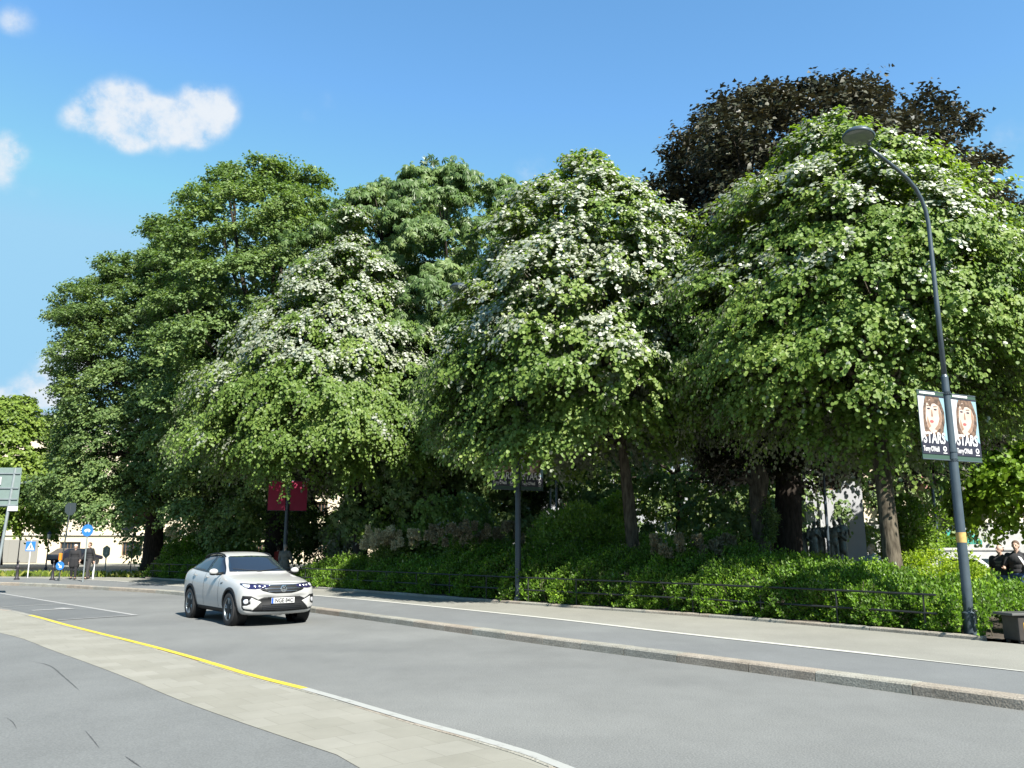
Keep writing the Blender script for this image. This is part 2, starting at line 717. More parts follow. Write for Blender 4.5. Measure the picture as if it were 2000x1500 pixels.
def smooth_line(pts, n=120):
    """Catmull-Rom through pts, resampled evenly"""
    P_ = [Vector(p) for p in pts]
    Q = [P_[0] * 2 - P_[1]] + P_ + [P_[-1] * 2 - P_[-2]]
    out = []
    for i in range(1, len(Q) - 2):
        for k in range(16):
            t = k / 16
            a, b, c, d = Q[i - 1], Q[i], Q[i + 1], Q[i + 2]
            out.append(0.5 * ((2 * b) + (c - a) * t + (2 * a - 5 * b + 4 * c - d) * t * t + (3 * b - a - 3 * c + d) * t ** 3))
    out.append(P_[-1])
    L_ = [0]
    for i in range(1, len(out)):
        L_.append(L_[-1] + (out[i] - out[i - 1]).length)
    res = []
    j = 0
    for k in range(n):
        s = L_[-1] * k / (n - 1)
        while j < len(L_) - 2 and L_[j + 1] < s:
            j += 1
        d = L_[j + 1] - L_[j]
        t = (s - L_[j]) / d if d > 0 else 0
        res.append(out[j].lerp(out[j + 1], t))
    return res


def offs(line, d):
    """shift a ground line sideways (left of travel positive)"""
    out = []
    for i, p in enumerate(line):
        a = line[max(0, i - 1)]
        b = line[min(len(line) - 1, i + 1)]
        t = (b - a)
        t.z = 0
        t.normalize()
        out.append(Vector((p.x - t.y * d, p.y + t.x * d, p.z)))
    return out


def strip(name, A, B, z, mat, sub=1):
    n = len(A)
    V = []
    for i in range(n):
        for k in range(sub + 1):
            p = A[i].lerp(B[i], k / sub)
            V.append((p.x, p.y, z))
    F = []
    w = sub + 1
    for i in range(n - 1):
        for k in range(sub):
            F.append((i * w + k, i * w + k + 1, (i + 1) * w + k + 1, (i + 1) * w + k))
    me = bpy.data.meshes.new(name)
    me.from_pydata(V, [], F)
    me.update()
    if me.polygons[0].normal.z < 0:
        me.flip_normals()
    return link_mesh(name, me, mat)


# all ground lines run from the right (near) to the left (far)
def gl(pix, z, pre=(), post=()):
    return smooth_line([Vector((*p, z)) for p in pre] + [G(a, b, z) for a, b in pix] + [Vector((*p, z)) for p in post], 160)


KERB = gl([(2000, 1388), (1650, 1339), (1300, 1291), (1000, 1251), (620, 1198), (360, 1164), (224, 1154), (0, 1143)], 0,
          pre=[(13.5, 1.0), (9.5, 4.9)], post=[(-36, 42.5), (-60, 45), (-110, 48)])
NEAR = gl([(1120, 1498), (1000, 1455), (840, 1412), (700, 1371), (612, 1346), (500, 1318), (406, 1290), (304, 1262), (150, 1224), (63, 1201), (0, 1189)], .1,
          pre=[(6.5, -2.5), (3.4, 2.0)], post=[(-20, 27.3), (-30, 32), (-50, 36.5), (-110, 40)])
SLAB = gl([(700, 1497), (525, 1430), (350, 1367), (231, 1317), (105, 1271), (0, 1236)], .1,
          pre=[(3.9, -2.7), (1.2, 2.6)], post=[(-15.2, 21), (-22, 25.5), (-34, 30), (-55, 34), (-110, 37)])
WLINE = gl([(2000, 1312), (1675, 1276), (1500, 1257), (1300, 1235), (1000, 1201), (620, 1164), (320, 1143), (180, 1133)], .13,
           pre=[(14.5, 2.2), (10.5, 6.6)], post=[(-30, 44.6), (-60, 48), (-110, 51)])
BED = gl([(1850, 1245), (1500, 1215), (1300, 1200), (1000, 1179), (620, 1150), (340, 1133.5)], .13,
         pre=[(16.5, 4.2), (12.2, 9.6)], post=[(-22, 45.0), (-34, 47.5), (-60, 50.5), (-110, 54)])

land = MB()
land.add([(-700, -120, -0.03), (700, -120, -0.03), (700, 900, -0.03), (-700, 900, -0.03)], [(0, 1, 2, 3)])
tag(land.build('ground', M_land), kind='structure')
tag(strip('road', KERB, offs(NEAR, 0.02), 0.0, M_road, 4), kind='structure')
tag(strip('cycle_path', offs(KERB, -0.27), WLINE, .126, M_cycle, 2), kind='structure')
tag(strip('pavement', WLINE, BED, .130, M_pale, 3), kind='structure')
# pale stone line between cycle path and pavement
wl = [p for p in WLINE if True]
a = offs(wl, 0.0)
bb = [offs(wl, -0.17)[i] if wl[i].x < 5.6 else offs(wl, -0.07)[i] for i in range(len(wl))]
tag(strip('dividing_line', a, bb, .134, M_line), kind='structure')
tag(strip('slab_pavement', offs(NEAR, 0.16), SLAB, .1, M_slab, 2), kind='structure')
far = [Vector((20, -40, 0))] * 2
nearB = [p + Vector((-22 - 14 * i / 160, -30 + 12 * i / 160, 0)) for i, p in enumerate(SLAB)]
tag(strip('footpath', SLAB, nearB, .096, M_path, 4), kind='structure')

# parking bay, darker asphalt and painted lines
PB = [G(*p) for p in [(268, 1203), (122, 1177), (-60, 1146)]]
bay = [G(268, 1203), G(122, 1177), G(0, 1157), G(-120, 1143), G(-120, 1170), G(10, 1187), G(63, 1199), G(112, 1212)]
mb = MB()
mb.add([(p.x, p.y, .004) for p in bay], [tuple(range(len(bay)))])
ob = mb.build('parking_bay', M_bay)
if ob.data.polygons[0].normal.z < 0:
    ob.data.flip_normals()
tag(ob, kind='structure')


def painted(name, a_, b_, w, mat=None, z=.008):
    d = (b_ - a_)
    d.z = 0
    d.normalize()
    s = Vector((-d.y, d.x, 0)) * w / 2
    m_ = MB()
    n = 12
    vs = []
    for i in range(n + 1):
        p = a_.lerp(b_, i / n)
        vs += [(p.x - s.x, p.y - s.y, z), (p.x + s.x, p.y + s.y, z)]
    m_.add(vs, [(2 * i, 2 * i + 2, 2 * i + 3, 2 * i + 1) for i in range(n)])
    o = m_.build(name, mat or M_white)
    if o.data.polygons[0].normal.z < 0:
        o.data.flip_normals()
    return tag(o, kind='structure')


painted('bay_marking', G(-60, 1149), G(266, 1202), .14)
painted('bay_marking', G(262, 1202), G(112, 1212), .10, z=.012)
painted('bay_marking', G(120, 1180), G(5, 1186), .10, z=.012)
# the arrow-like white mark inside the bay
painted('bay_symbol', G(62, 1193), G(120, 1190), .22, z=.012)
painted('bay_symbol', G(112, 1188.5), G(136, 1190.5), .34, z=.016)


def kerb_blocks(name, line, z0, z1, w, blk, mat, side=-1):
    """a row of granite kerbstones, one tint each"""
    Ls = [0]
    for i in range(1, len(line)):
        Ls.append(Ls[-1] + (line[i] - line[i - 1]).length)
    xs = [p.x for p in line]
    ys = [p.y for p in line]
    rr = random.Random(5)
    s = 0
    V, F, T = [], [], []
    while s < Ls[-1] - 1:
        l = blk * rr.uniform(.85, 1.15)
        e = min(s + l, Ls[-1])
        ns = 4
        ring = []
        tint = rr.random()
        top = z1 + rr.uniform(-.004, .004)
        base = len(V)
        for k in range(ns + 1):
            q = s + .006 + (e - s - .012) * k / ns
            x = np.interp(q, Ls, xs)
            y = np.interp(q, Ls, ys)
            x2 = np.interp(q + .05, Ls, xs)
            y2 = np.interp(q + .05, Ls, ys)
            t = Vector((x2 - x, y2 - y, 0)).normalized()
            nrm = Vector((t.y, -t.x, 0)) * (-side) * -1
            nrm = Vector((-t.y, t.x, 0)) * side
            for (o_, z_) in ((0, z0), (.004, top - .022), (.022, top), (w, top), (w, z0)):
                V.append((x + nrm.x * o_, y + nrm.y * o_, z_))
                T.append(tint)
        for k in range(ns):
            for j in range(4):
                a_ = base + k * 5 + j
                F.append((a_, a_ + 1, a_ + 6, a_ + 5))
        F.append(tuple(base + j for j in range(5)))
        F.append(tuple(base + ns * 5 + j for j in range(4, -1, -1)))
        s = e
    me = bpy.data.meshes.new(name)
    me.from_pydata(V, [], F)
    at = me.attributes.new('tint', 'FLOAT', 'POINT')
    at.data.foreach_set('value', T)
    me.update()
    bm = bmesh.new()
    bm.from_mesh(me)
    bmesh.ops.recalc_face_normals(bm, faces=bm.faces)
    bm.to_mesh(me)
    bm.free()
    return tag(link_mesh(name, me, mat), kind='structure')


kerb_blocks('kerb', KERB, -.02, .13, .28, 1.15, M_gran)
kerb_blocks('near_kerb', offs(NEAR, 0), 0.0, .104, .17, 1.0, M_gran, side=1)
i0 = min(range(160), key=lambda i: (NEAR[i] - G(612, 1346, .1)).length)
i1 = min(range(160), key=lambda i: (NEAR[i] - G(63, 1201, .1)).length)
seg = NEAR[i0:i1 + 1]
tag(strip('kerb_paint', offs(seg, 0.02), offs(seg, 0.13), .109, M_yellow), kind='structure')
seg2 = NEAR[max(0, i0 - 40):i0 + 1]
tag(strip('kerb_edge', offs(seg2, 0.02), offs(seg2, 0.13), .108, M_edge), kind='structure')

# planting bed: kerb stones along the pavement and a bank of soil behind
bed_i = [i for i, p in enumerate(BED) if G(1960, 1257, .13).x >= p.x >= -19.5]
bl = BED[bed_i[0]:bed_i[-1] + 1]
kerb_blocks('bed_kerb', bl, .10, .20, .16, 1.0, M_gran)
rows = [(0.14, .16), (0.6, .22), (1.4, .38), (2.6, .5), (5, .5), (8, .42), (11, .3), (14, .1)]
V = []
F = []
for o_, z_ in rows:
    ln = offs(bl, -o_)
    for i, p in enumerate(ln):
        e = min(1, i / 4.0)
        V.append((p.x, p.y, .14 + (z_ - .14) * e + .03 * math.sin(p.x * 3 + o_ * 5)))
nl = len(bl)
for r in range(len(rows) - 1):
    for i in range(nl - 1):
        F.append((r * nl + i, r * nl + i + 1, (r + 1) * nl + i + 1, (r + 1) * nl + i))
me = bpy.data.meshes.new('planting_bed')
me.from_pydata(V, [], F)
me.update()
if me.polygons[0].normal.z < 0:
    me.flip_normals()
tag(link_mesh('planting_bed', me, M_soil), kind='structure')


def sheet(name, pts, z, mat):
    m_ = MB()
    m_.add([(p[0], p[1], z) for p in pts], [tuple(range(len(pts)))])
    o = m_.build(name, mat)
    if o.data.polygons[0].normal.z < 0:
        o.data.flip_normals()
    return tag(o, kind='structure')


sheet('park_path', [(9.4, 15.2), (40, -10), (60, 40), (14, 44), (6, 33)], .10, M_grav)
sheet('square', [(-19.8, 43.2), (-110, 52), (-110, 80), (-8, 80), (-14, 50)], .118, M_pale)


# ------------------------------------------------------------------ foliage
def T_round():
    # broad round leaf with a shallow fold, two quads
    v = [(0, 0, 0), (-.46, .28, .06), (-.40, .76, .02), (0, 1.02, -.10), (.40, .76, .02), (.46, .28, .06)]
    return np.array(v), np.array([[0, 3, 2, 1], [0, 5, 4, 3]])


def T_dia():
    v = [(0, 0, 0), (-.32, .45, .05), (0, 1.0, -.08), (.32, .45, .05)]
    return np.array(v), np.array([[0, 3, 2, 1]])


def T_fan(n=6):
    """a hand of long drooping leaflets"""
    V, F = [], []
    for k in range(n):
        a = math.radians(-100 + 200 * k / (n - 1))
        L_ = 1.0 - 0.25 * abs(k - (n - 1) / 2) / ((n - 1) / 2)
        d = np.array([math.sin(a), math.cos(a)])
        s = np.array([math.cos(a), -math.sin(a)])
        b = len(V)
        V += [(0, 0, 0), (*(d * .62 * L_ - s * .15), -.16), (*(d * L_), -.55), (*(d * .62 * L_ + s * .15), -.16)]
        F.append([b, b + 3, b + 2, b + 1])
    return np.array(V, float), np.array(F)


def T_maple():
    v = [(0, 0, 0), (-.55, .2, .03), (-.34, .5, 0), (0, 1.05, -.1), (.34, .5, 0), (.55, .2, .03)]
    return np.array(v), np.array([[0, 3, 2, 1], [0, 5, 4, 3]])


TEMPL = {'round': T_round(), 'dia': T_dia(), 'fan': T_fan(), 'maple': T_maple()}


def nrm(a):
    return a / np.maximum(np.linalg.norm(a, axis=-1, keepdims=True), 1e-9)


def leaf_object(name, pos, axis, normal, size, tint, shape, mat, parent):
    TV, TF = TEMPL[shape]
    axis = nrm(axis)
    normal = normal - axis * np.sum(normal * axis, axis=1, keepdims=True)
    normal = nrm(normal)
    side = np.cross(axis, normal)
    n = len(pos)
    k = len(TV)
    V = pos[:, None, :] + size[:, None, None] * (TV[None, :, 0:1] * side[:, None, :] + TV[None, :, 1:2] * axis[:, None, :] + TV[None, :, 2:3] * normal[:, None, :])
    F = (TF[None, :, :] + (np.arange(n) * k)[:, None, None]).reshape(-1, TF.shape[1])
    me = np_mesh(name, V.reshape(-1, 3), F)
    at = me.attributes.new('tint', 'FLOAT', 'POINT')
    at.data.foreach_set('value', np.repeat(tint.astype(np.float32), k))
    return link_mesh(name, me, mat, parent)


UP = np.array([0, 0, 1.0])


def sprays_to_leaves(rng, sp, sn, L_, shoots, per, size, droop, spread=0.9, hang=0.6, flip=None, jit=.05, tbase=None, tvar=.5, lift=.15):
    """sp (n,3) spray roots, sn (n,3) outward dirs -> leaf arrays"""
    n = len(sp)
    N = n * shoots * per
    root = np.repeat(sp, shoots * per, axis=0)
    out = sn * np.array([1, 1, .55]) + UP * lift
    out = nrm(out)
    side = nrm(np.cross(out, UP) + 1e-6)
    up2 = np.cross(side, out)
    ang = rng.uniform(-1, 1, (n, shoots)) * spread
    el = rng.normal(0, .28, (n, shoots))
    d = (out[:, None, :] * np.cos(ang)[..., None] + side[:, None, :] * np.sin(ang)[..., None] + up2[:, None, :] * el[..., None])
    d = nrm(d)
    Ls = L_ * rng.uniform(.6, 1.15, (n, shoots))
    t = (np.arange(per)[None, None, :] + rng.uniform(0, 1, (n, shoots, per))) / per
    dd = np.repeat(d.reshape(-1, 3), per, axis=0)
    tt = t.reshape(-1)
    LL = np.repeat(Ls.reshape(-1), per)
    pos = root + dd * (LL * tt)[:, None] - UP[None] * (droop * LL * tt ** 2)[:, None] + rng.normal(0, jit, (N, 3))
    tang = nrm(dd - UP[None] * (2 * droop * tt)[:, None])
    sgn = np.where(rng.random(N) < .5, -1.0, 1.0)
    sd = nrm(np.cross(tang, UP) + 1e-6)
    axis = tang * .75 + sd * (sgn * .7)[:, None] - UP[None] * hang + rng.normal(0, .3, (N, 3))
    nn = nrm(np.cross(sd, tang))
    nn = np.where((nn[:, 2:3] < 0), -nn, nn)
    face = nrm(np.repeat(sn, shoots * per, axis=0) * np.array([1, 1, .35]) + dd * .5)
    normal = nn * (.55 - .4 * min(1, hang)) + face * (.35 + .6 * hang) + UP[None] * .22 + rng.normal(0, .42, (N, 3))
    sz = size * rng.uniform(.65, 1.2, N)
    if tbase is None:
        tbase = rng.random(n)
    if flip is not None:
        tbase = np.clip(tbase + .45 * flip, 0, 1)
    tint = np.clip(np.repeat(tbase, shoots * per) * (1 - tvar) + rng.random(N) * tvar, 0, 1)
    if flip is not None:
        f = np.repeat(np.repeat(np.where(rng.random(n) < flip, .9, .012), shoots), per)
        m_ = rng.random(N) < f
        # a leaf turned over by the wind: its underside faces up and out
        normal[m_] = normal[m_] * -1 - .5 * nrm(np.repeat(sn, shoots * per, axis=0)[m_])
        sz[m_] *= 1.12
        axis[m_] += UP * .6
    return pos, axis, normal, sz, tint


def env_radius(prof, h):
    hs = [p[0] for p in prof]
    rs = [p[1] for p in prof]
    return np.interp(h, hs, rs)


def tree(name, label, base, H, prof, R, seed, leafmat, bark, trunk_r=.22, fork=.3, shape='round', leaf=.12, boughs=60, sprays=24, shoots=4, per=12,
         L_=.75, droop=.55, hang=.6, flipf=None, bough_r=1.25, cat='tree', group=None, limbs=16, center=None, lean=(0, 0), squash=.72, jit=.05, spread=.9, front=True, lobes=.18,
         inner=.08, trunk_top=.8, tvar=.5, lift=.15, extra=(), ys=1.0):
    rng = np.random.default_rng(seed)
    base = np.array(base, float)
    cx = base[:2] + (np.array(center) if center is not None else 0)
    root = empty(name, base)
    tag(root, label, cat, group)
    loc0 = base.copy()
    ph = rng.uniform(0, 6.28, 4)

    def lobe(az, h):
        return 1 + lobes * (np.sin(2 * az + ph[0] + 3 * h) * .6 + np.sin(3 * az + ph[1] - 5 * h) * .5 + np.sin(5 * az + ph[2] + 7 * h) * .35)
    # boughs: spread evenly over the envelope (best-candidate sampling)
    pts = []
    hmin, hmax = prof[0][0], prof[-1][0]
    hh = np.linspace(hmin, hmax, 60)
    wts = env_radius(prof, hh) + .15
    wts /= wts.sum()
    for i in range(boughs):
        best, bd = None, -1
        for c in range(10):
            h = rng.choice(hh, p=wts) + rng.uniform(-.01, .01)
            az = rng.uniform(0, 2 * math.pi)
            rr = env_radius(prof, h) * R * lobe(az, h)
            rad = max(0, rr - bough_r * .55) * (1 - .30 * rng.random() ** 2.0)
            p = np.array([cx[0] + math.cos(az) * rad + lean[0] * h * H, cx[1] + math.sin(az) * rad * ys + lean[1] * h * H, base[2] + h * H - bough_r * .25])
            if not pts:
                best = p
                break
            dmin = min(np.sum((p - q) ** 2 * np.array([1, 1, 1.7])) for q in pts)
            if dmin > bd:
                best, bd = p, dmin
        pts.append(best)
    pts += [np.array(e, float) - np.array([0, 0, bough_r * .8]) for e in extra]
    B = np.array(pts)
    cen = np.array([cx[0], cx[1], 0])
    outb = B - np.array([cx[0] + lean[0] * H * .5, cx[1] + lean[1] * H * .5, base[2] + H * .45])
    outb = nrm(outb * np.array([1, 1, .7]))
    # sprays over each bough
    nb = len(B)
    dirs = rng.normal(0, 1, (nb * sprays * 3, 3))
    dirs = nrm(dirs)
    idx = np.repeat(np.arange(nb), sprays * 3)
    score = np.sum(dirs * outb[idx], axis=1) * .9 + dirs[:, 2] * .75 + rng.normal(0, .3, len(dirs))
    keep = score > .12
    dirs, idx = dirs[keep], idx[keep]
    perm = rng.permutation(len(dirs))[: nb * sprays]
    dirs, idx = dirs[perm], idx[perm]
    br = bough_r * rng.uniform(.65, 1.2, nb)
    top = np.clip((B[:, 2] - base[2]) / H, 0, 1)
    br *= np.where(top > .85, .75, 1)
    sp = B[idx] + dirs * np.array([1, 1, squash]) * (br[idx] * rng.uniform(.55, 1.0, len(idx)))[:, None]
    sn = nrm(dirs * .7 + outb[idx] * .8)
    bt = rng.random(nb)
    tb = np.clip(bt[idx] * .6 + rng.random(len(idx)) * .4, 0, 1)
    flip = None
    if flipf:
        hs_ = (sp[:, 2] - base[2]) / H
        flip = flipf(hs_, dirs, sp, bt[idx], rng)
        flip = np.clip((flip - .42) * 1.6 + .40, .006, .95)
    A = sprays_to_leaves(rng, sp, sn, L_, shoots, per, leaf, droop, spread=spread, hang=hang, flip=flip, jit=jit, tbase=tb, tvar=tvar, lift=lift)
    arrs = [A]
    if inner > 0:
        ni = int(nb * sprays * inner)
        q = rng.uniform(0, 1, ni)
        bi = rng.integers(0, nb, ni)
        axis_pt = np.stack([np.full(ni, cx[0]), np.full(ni, cx[1]), B[bi, 2] + rng.uniform(0, 1.5, ni)], 1)
        ip = B[bi] * (q[:, None]) + axis_pt * (1 - q[:, None]) + rng.normal(0, .4, (ni, 3))
        arrs.append(sprays_to_leaves(rng, ip, nrm(rng.normal(0, 1, (ni, 3))), L_, shoots, per, leaf * 1.2, droop, spread=2.5, hang=hang, jit=jit * 3))
    pos, axis, normal, sz, tint = [np.concatenate([a_[i] for a_ in arrs]) for i in range(5)]
    leaf_object('crown', pos - loc0, axis, normal, sz, tint, shape, leafmat, root)
    # trunk and limbs
    mb_ = MB()
    fz = fork * H
    rr = random.Random(seed)
    tp = []
    tr = []
    ht = trunk_top * H
    for i in range(9):
        f = i / 8
        z = f * ht
        wob = .10 * math.sin(f * 5 + seed) * f
        tp.append((wob + (cx[0] - base[0]) * f ** 1.5 + lean[0] * z, wob * .5 + (cx[1] - base[1]) * f ** 1.5 + lean[1] * z, z - .1 * (i == 0)))
        flare = 1.35 if i == 0 else 1.0
        tr.append(max(.03, trunk_r * flare * (1 - .9 * max(0, (f - .05)) ** .8)))
    # straight part keeps its girth up to the fork
    for i in range(9):
        f = i / 8
        if f * ht < fz:
            tr[i] = trunk_r * (1.3 if i == 0 else 1.0 - .18 * f * ht / max(fz, .1))
    tp.insert(1, (tp[0][0], tp[0][1], .45))
    tr.insert(1, trunk_r * 1.04)
    mb_.tube(tp, tr, n=12)
    order = rng.permutation(nb)[:limbs]
    for bi in order:
        b = B[bi] - loc0
        z0 = max(fz * .85, min(ht * .9, fz + (b[2] - fz) * rr.uniform(.15, .5)))
        f = z0 / ht
        i = min(len(tp) - 2, max(0, int(np.searchsorted([q[2] for q in tp], z0)) - 1))
        a_ = Vector(tp[i]).lerp(Vector(tp[i + 1]), (z0 - tp[i][2]) / max(1e-6, tp[i + 1][2] - tp[i][2]))
        m_ = a_.lerp(Vector(b), .5) + Vector((rr.uniform(-.3, .3), rr.uniform(-.3, .3), -.1 * (b[2] - z0) + rr.uniform(0, .5)))
        r0 = trunk_r * rr.uniform(.28, .5)
        k = [a_, a_.lerp(m_, .5) + Vector((0, 0, .12)), m_, m_.lerp(Vector(b), .6), Vector(b)]
        mb_.tube(k, [r0, r0 * .8, r0 * .6, r0 * .4, r0 * .15], n=6)
        for w in range(2):
            e = Vector(b) + Vector((rr.uniform(-1, 1), rr.uniform(-1, 1), rr.uniform(-.1, .8))) * bough_r * .8
            mb_.tube([k[3], k[3].lerp(e, .5) + Vector((0, 0, .1)), e], [r0 * .3, r0 * .2, r0 * .06], n=4)
    mb_.build('trunk', bark, root, smooth=True)
    return root


G_front = (.055, .105, .022)
M_silver = mat_leaf('silver_lime_leaf', [(0, (.055, .105, .030)), (.4, (.090, .155, .042)), (.75, (.145, .215, .070)), (1, (.22, .28, .13))], under=(.195, .213, .152), gloss=.2)
M_silver2 = mat_leaf('silver_lime_leaf_light', [(0, (.058, .11, .030)), (.4, (.095, .165, .042)), (.75, (.15, .22, .07)), (1, (.23, .29, .13))], under=(.192, .212, .148), gloss=.2)
M_green = mat_leaf('green_leaf', [(0, (.058, .108, .050)), (.4, (.098, .162, .072)), (.75, (.150, .215, .10)), (1, (.24, .30, .16))], under=(0.065, 0.098, 0.038), gloss=.25)
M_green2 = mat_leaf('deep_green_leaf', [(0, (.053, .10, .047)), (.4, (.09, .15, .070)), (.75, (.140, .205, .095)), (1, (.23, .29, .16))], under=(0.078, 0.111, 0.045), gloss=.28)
M_chest = mat_leaf('chestnut_leaf', [(0, (.046, .092, .040)), (.4, (.072, .132, .055)), (.75, (.118, .188, .085)), (1, (.23, .29, .18))], under=(0.091, 0.130, 0.041), gloss=.35)
M_copper = mat_leaf('copper_leaf', [(0, (.010, .015, .008)), (.5, (.020, .026, .013)), (.85, (.040, .041, .023)), (1, (.085, .074, .05))], under=(.06, .055, .035), gloss=.35, trans=.15, tcol=(1.3, .9, .4))
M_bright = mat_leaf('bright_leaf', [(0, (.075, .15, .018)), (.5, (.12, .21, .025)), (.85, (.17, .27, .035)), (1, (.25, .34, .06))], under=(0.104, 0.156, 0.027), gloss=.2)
M_sun_tinted = mat_leaf('sun_tinted_leaf', [(0, (.12, .23, .05)), (.5, (.19, .31, .07)), (.85, (.26, .38, .10)), (1, (.36, .46, .16))], under=(.18, .26, .08), gloss=.2, trans=.45)  # bright leaf with sunlight put into its colours, for bushes standing in shade
M_far = mat_leaf('far_leaf', [(0, (.075, .13, .028)), (.5, (.11, .175, .036)), (.85, (.155, .225, .052)), (1, (.22, .28, .085))], under=(0.104, 0.137, 0.041), gloss=.2)
M_hedge = mat_leaf('hedge_leaf', [(0, (.05, .12, .014)), (.5, (.085, .175, .018)), (.85, (.13, .24, .024)), (1, (.21, .33, .04))], under=(0.078, 0.130, 0.018), gloss=.2)
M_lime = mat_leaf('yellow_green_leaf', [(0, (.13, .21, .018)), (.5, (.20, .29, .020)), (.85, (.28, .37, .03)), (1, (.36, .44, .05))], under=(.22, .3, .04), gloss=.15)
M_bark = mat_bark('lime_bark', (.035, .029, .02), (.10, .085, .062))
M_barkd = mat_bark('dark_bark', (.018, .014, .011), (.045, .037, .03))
M_stem = mat_plain('stem', (.09, .075, .045), .8)


def wind(lo, hi, amt, sx=.5):
    def f(h, dirs, sp, bt, rng):
        a = np.clip((h - lo) / (hi - lo), 0, 1)
        a = a * amt * (.35 + 1.3 * bt) + .02
        # only the side the wind reaches, in streaks
        s = np.sin(sp[:, 0] * 1.3 + sp[:, 2] * 1.9 + sp[:, 1] * .8) * .5 + .5
        return np.clip(a * (.30 + .9 * s) + np.clip((h - hi) / .12, 0, 1) * .55 * min(1, amt / 2.4), .01, .97)
    return f


PROF_ROUND = [(.18, .55), (.3, .9), (.45, 1.0), (.6, .95), (.75, .75), (.88, .48), (.97, .18), (1.0, .05)]
PROF_LIME = [(.20, .62), (.27, .92), (.38, 1.0), (.52, .96), (.66, .82), (.80, .58), (.91, .32), (1.0, .07)]
PROF_DOME = [(.15, .6), (.28, .9), (.5, 1.0), (.7, .96), (.84, .78), (.94, .5), (1.0, .2)]


def at(px, Y, z=.45):
    r = ray(px, 1065)
    return (r.x / r.y * Y, Y, z)



LG = 'silver limes along the pavement'
tree('silver_lime', 'silver-leaved lime tree right behind the tall grey lamp post, trunk bare up to the crown', at(1742, 19.6), 12.9,
     [(.335, .30), (.39, .80), (.46, .98), (.58, 1.0), (.70, .86), (.81, .62), (.91, .34), (1.0, .06)], 4.55, 11, M_silver2, M_bark, trunk_r=.215, fork=.34, leaf=.092, boughs=140, sprays=28, shoots=4, per=15, L_=.78, spread=.6, jit=.035,
     flipf=wind(.5, .95, 1.6), center=(.05, 1.0), ys=.78, bough_r=.95, limbs=34, group=LG, lobes=.10, squash=.7, hang=.95)
tree('silver_lime', 'silver lime tree in the middle, white-turned crown above a slim forked trunk', at(1240, 25.2), 13.8,
     [(.34, .50), (.38, .95), (.44, 1.03), (.55, 1.0), (.68, .88), (.80, .70), (.90, .46), (1.0, .10)], 4.6, 12, M_silver, M_bark, trunk_r=.215, fork=.30, leaf=.10, boughs=136, sprays=28, shoots=4, per=15, L_=.78, spread=.6, jit=.035,
     flipf=wind(.43, .80, 2.5), center=(-1.35, .2), bough_r=.92, limbs=20, group=LG, lobes=.08, squash=.66, hang=1.0,
     extra=[P(930, 800, 24), P(980, 830, 23.6), P(1040, 825, 23), P(1000, 780, 23.5), P(1090, 800, 22.8), P(1150, 760, 22.6), P(950, 740, 24.2)])
tree('silver_lime', 'pointed silver lime tree with frosted top and drooping tiers above the red banners', at(705, 36.5), 16.9,
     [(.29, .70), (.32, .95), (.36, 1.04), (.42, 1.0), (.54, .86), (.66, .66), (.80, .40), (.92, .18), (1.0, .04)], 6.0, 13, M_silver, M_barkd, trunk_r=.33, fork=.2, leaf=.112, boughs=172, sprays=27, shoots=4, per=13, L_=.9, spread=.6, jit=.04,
     flipf=wind(.42, .80, 2.5), center=(-1.0, 0), bough_r=1.0, limbs=14, group=LG, lobes=.08, extra=[P(930, 985, 33), P(900, 960, 33), P(860, 985, 33.5), P(800, 1000, 34), P(840, 950, 33), P(740, 990, 36), P(660, 1000, 38)], droop=.75, squash=.66, hang=1.0)
tree('horse_chestnut', 'tall horse chestnut tree with drooping fingered leaves, between and behind two silver limes', at(885, 40), 19.9,
     [(.15, .7), (.3, .95), (.5, 1.0), (.7, 1.0), (.84, .95), (.93, .78), (1.0, .35)], 6.0, 14, M_chest, M_barkd, trunk_r=.45, shape='fan', leaf=.27, boughs=150, sprays=22, shoots=3, per=5, L_=.7, hang=.6, bough_r=1.2,
     limbs=14, jit=.1, droop=.6, squash=.6, center=(-.6, 0), extra=[P(880, 325, 40), P(1040, 352, 40), P(985, 345, 40), P(760, 350, 40), P(690, 380, 39)])
tree('copper_maple', 'tall dark copper-leaved maple tree rising behind the right-hand lime', at(1537, 30), 18.3,
     [(.25, .75), (.34, 1.0), (.5, 1.05), (.68, 1.02), (.80, .95), (.90, .80), (.97, .5), (1.0, .3)], 6.3, 15, M_copper, M_barkd, trunk_r=.52, shape='maple', leaf=.165, boughs=190, sprays=26, shoots=4, per=8, L_=.9, hang=.35,
     bough_r=1.15, limbs=24, center=(1.7, 0), jit=.08, droop=.25, lobes=.12, lift=.4,
     extra=[P(1430, 190, 30), P(1480, 185, 30), P(1690, 170, 30), P(1800, 175, 31), P(1850, 215, 31), P(1900, 290, 31), P(1310, 350, 30), P(1960, 430, 31), P(1930, 380, 31), P(1350, 260, 30)])
tree('broadleaf_tree', 'tallest green tree of the left group, wide dome over the red banners', at(541, 44), 22.3,
     [(.12, .7), (.3, .95), (.5, 1.02), (.7, 1.0), (.82, .90), (.92, .66), (1.0, .35)], 6.0, 16, M_green, M_barkd, trunk_r=.60, leaf=.125, boughs=195, sprays=27, shoots=4, per=12, L_=.85, bough_r=1.3, center=(-1.3, 0), limbs=16,
     lobes=.15, hang=.4, droop=.35, lift=.35, squash=.6, extra=[P(455, 315, 44), P(540, 310, 44), P(610, 325, 44), P(320, 420, 44), P(700, 365, 46), P(400, 360, 44)])
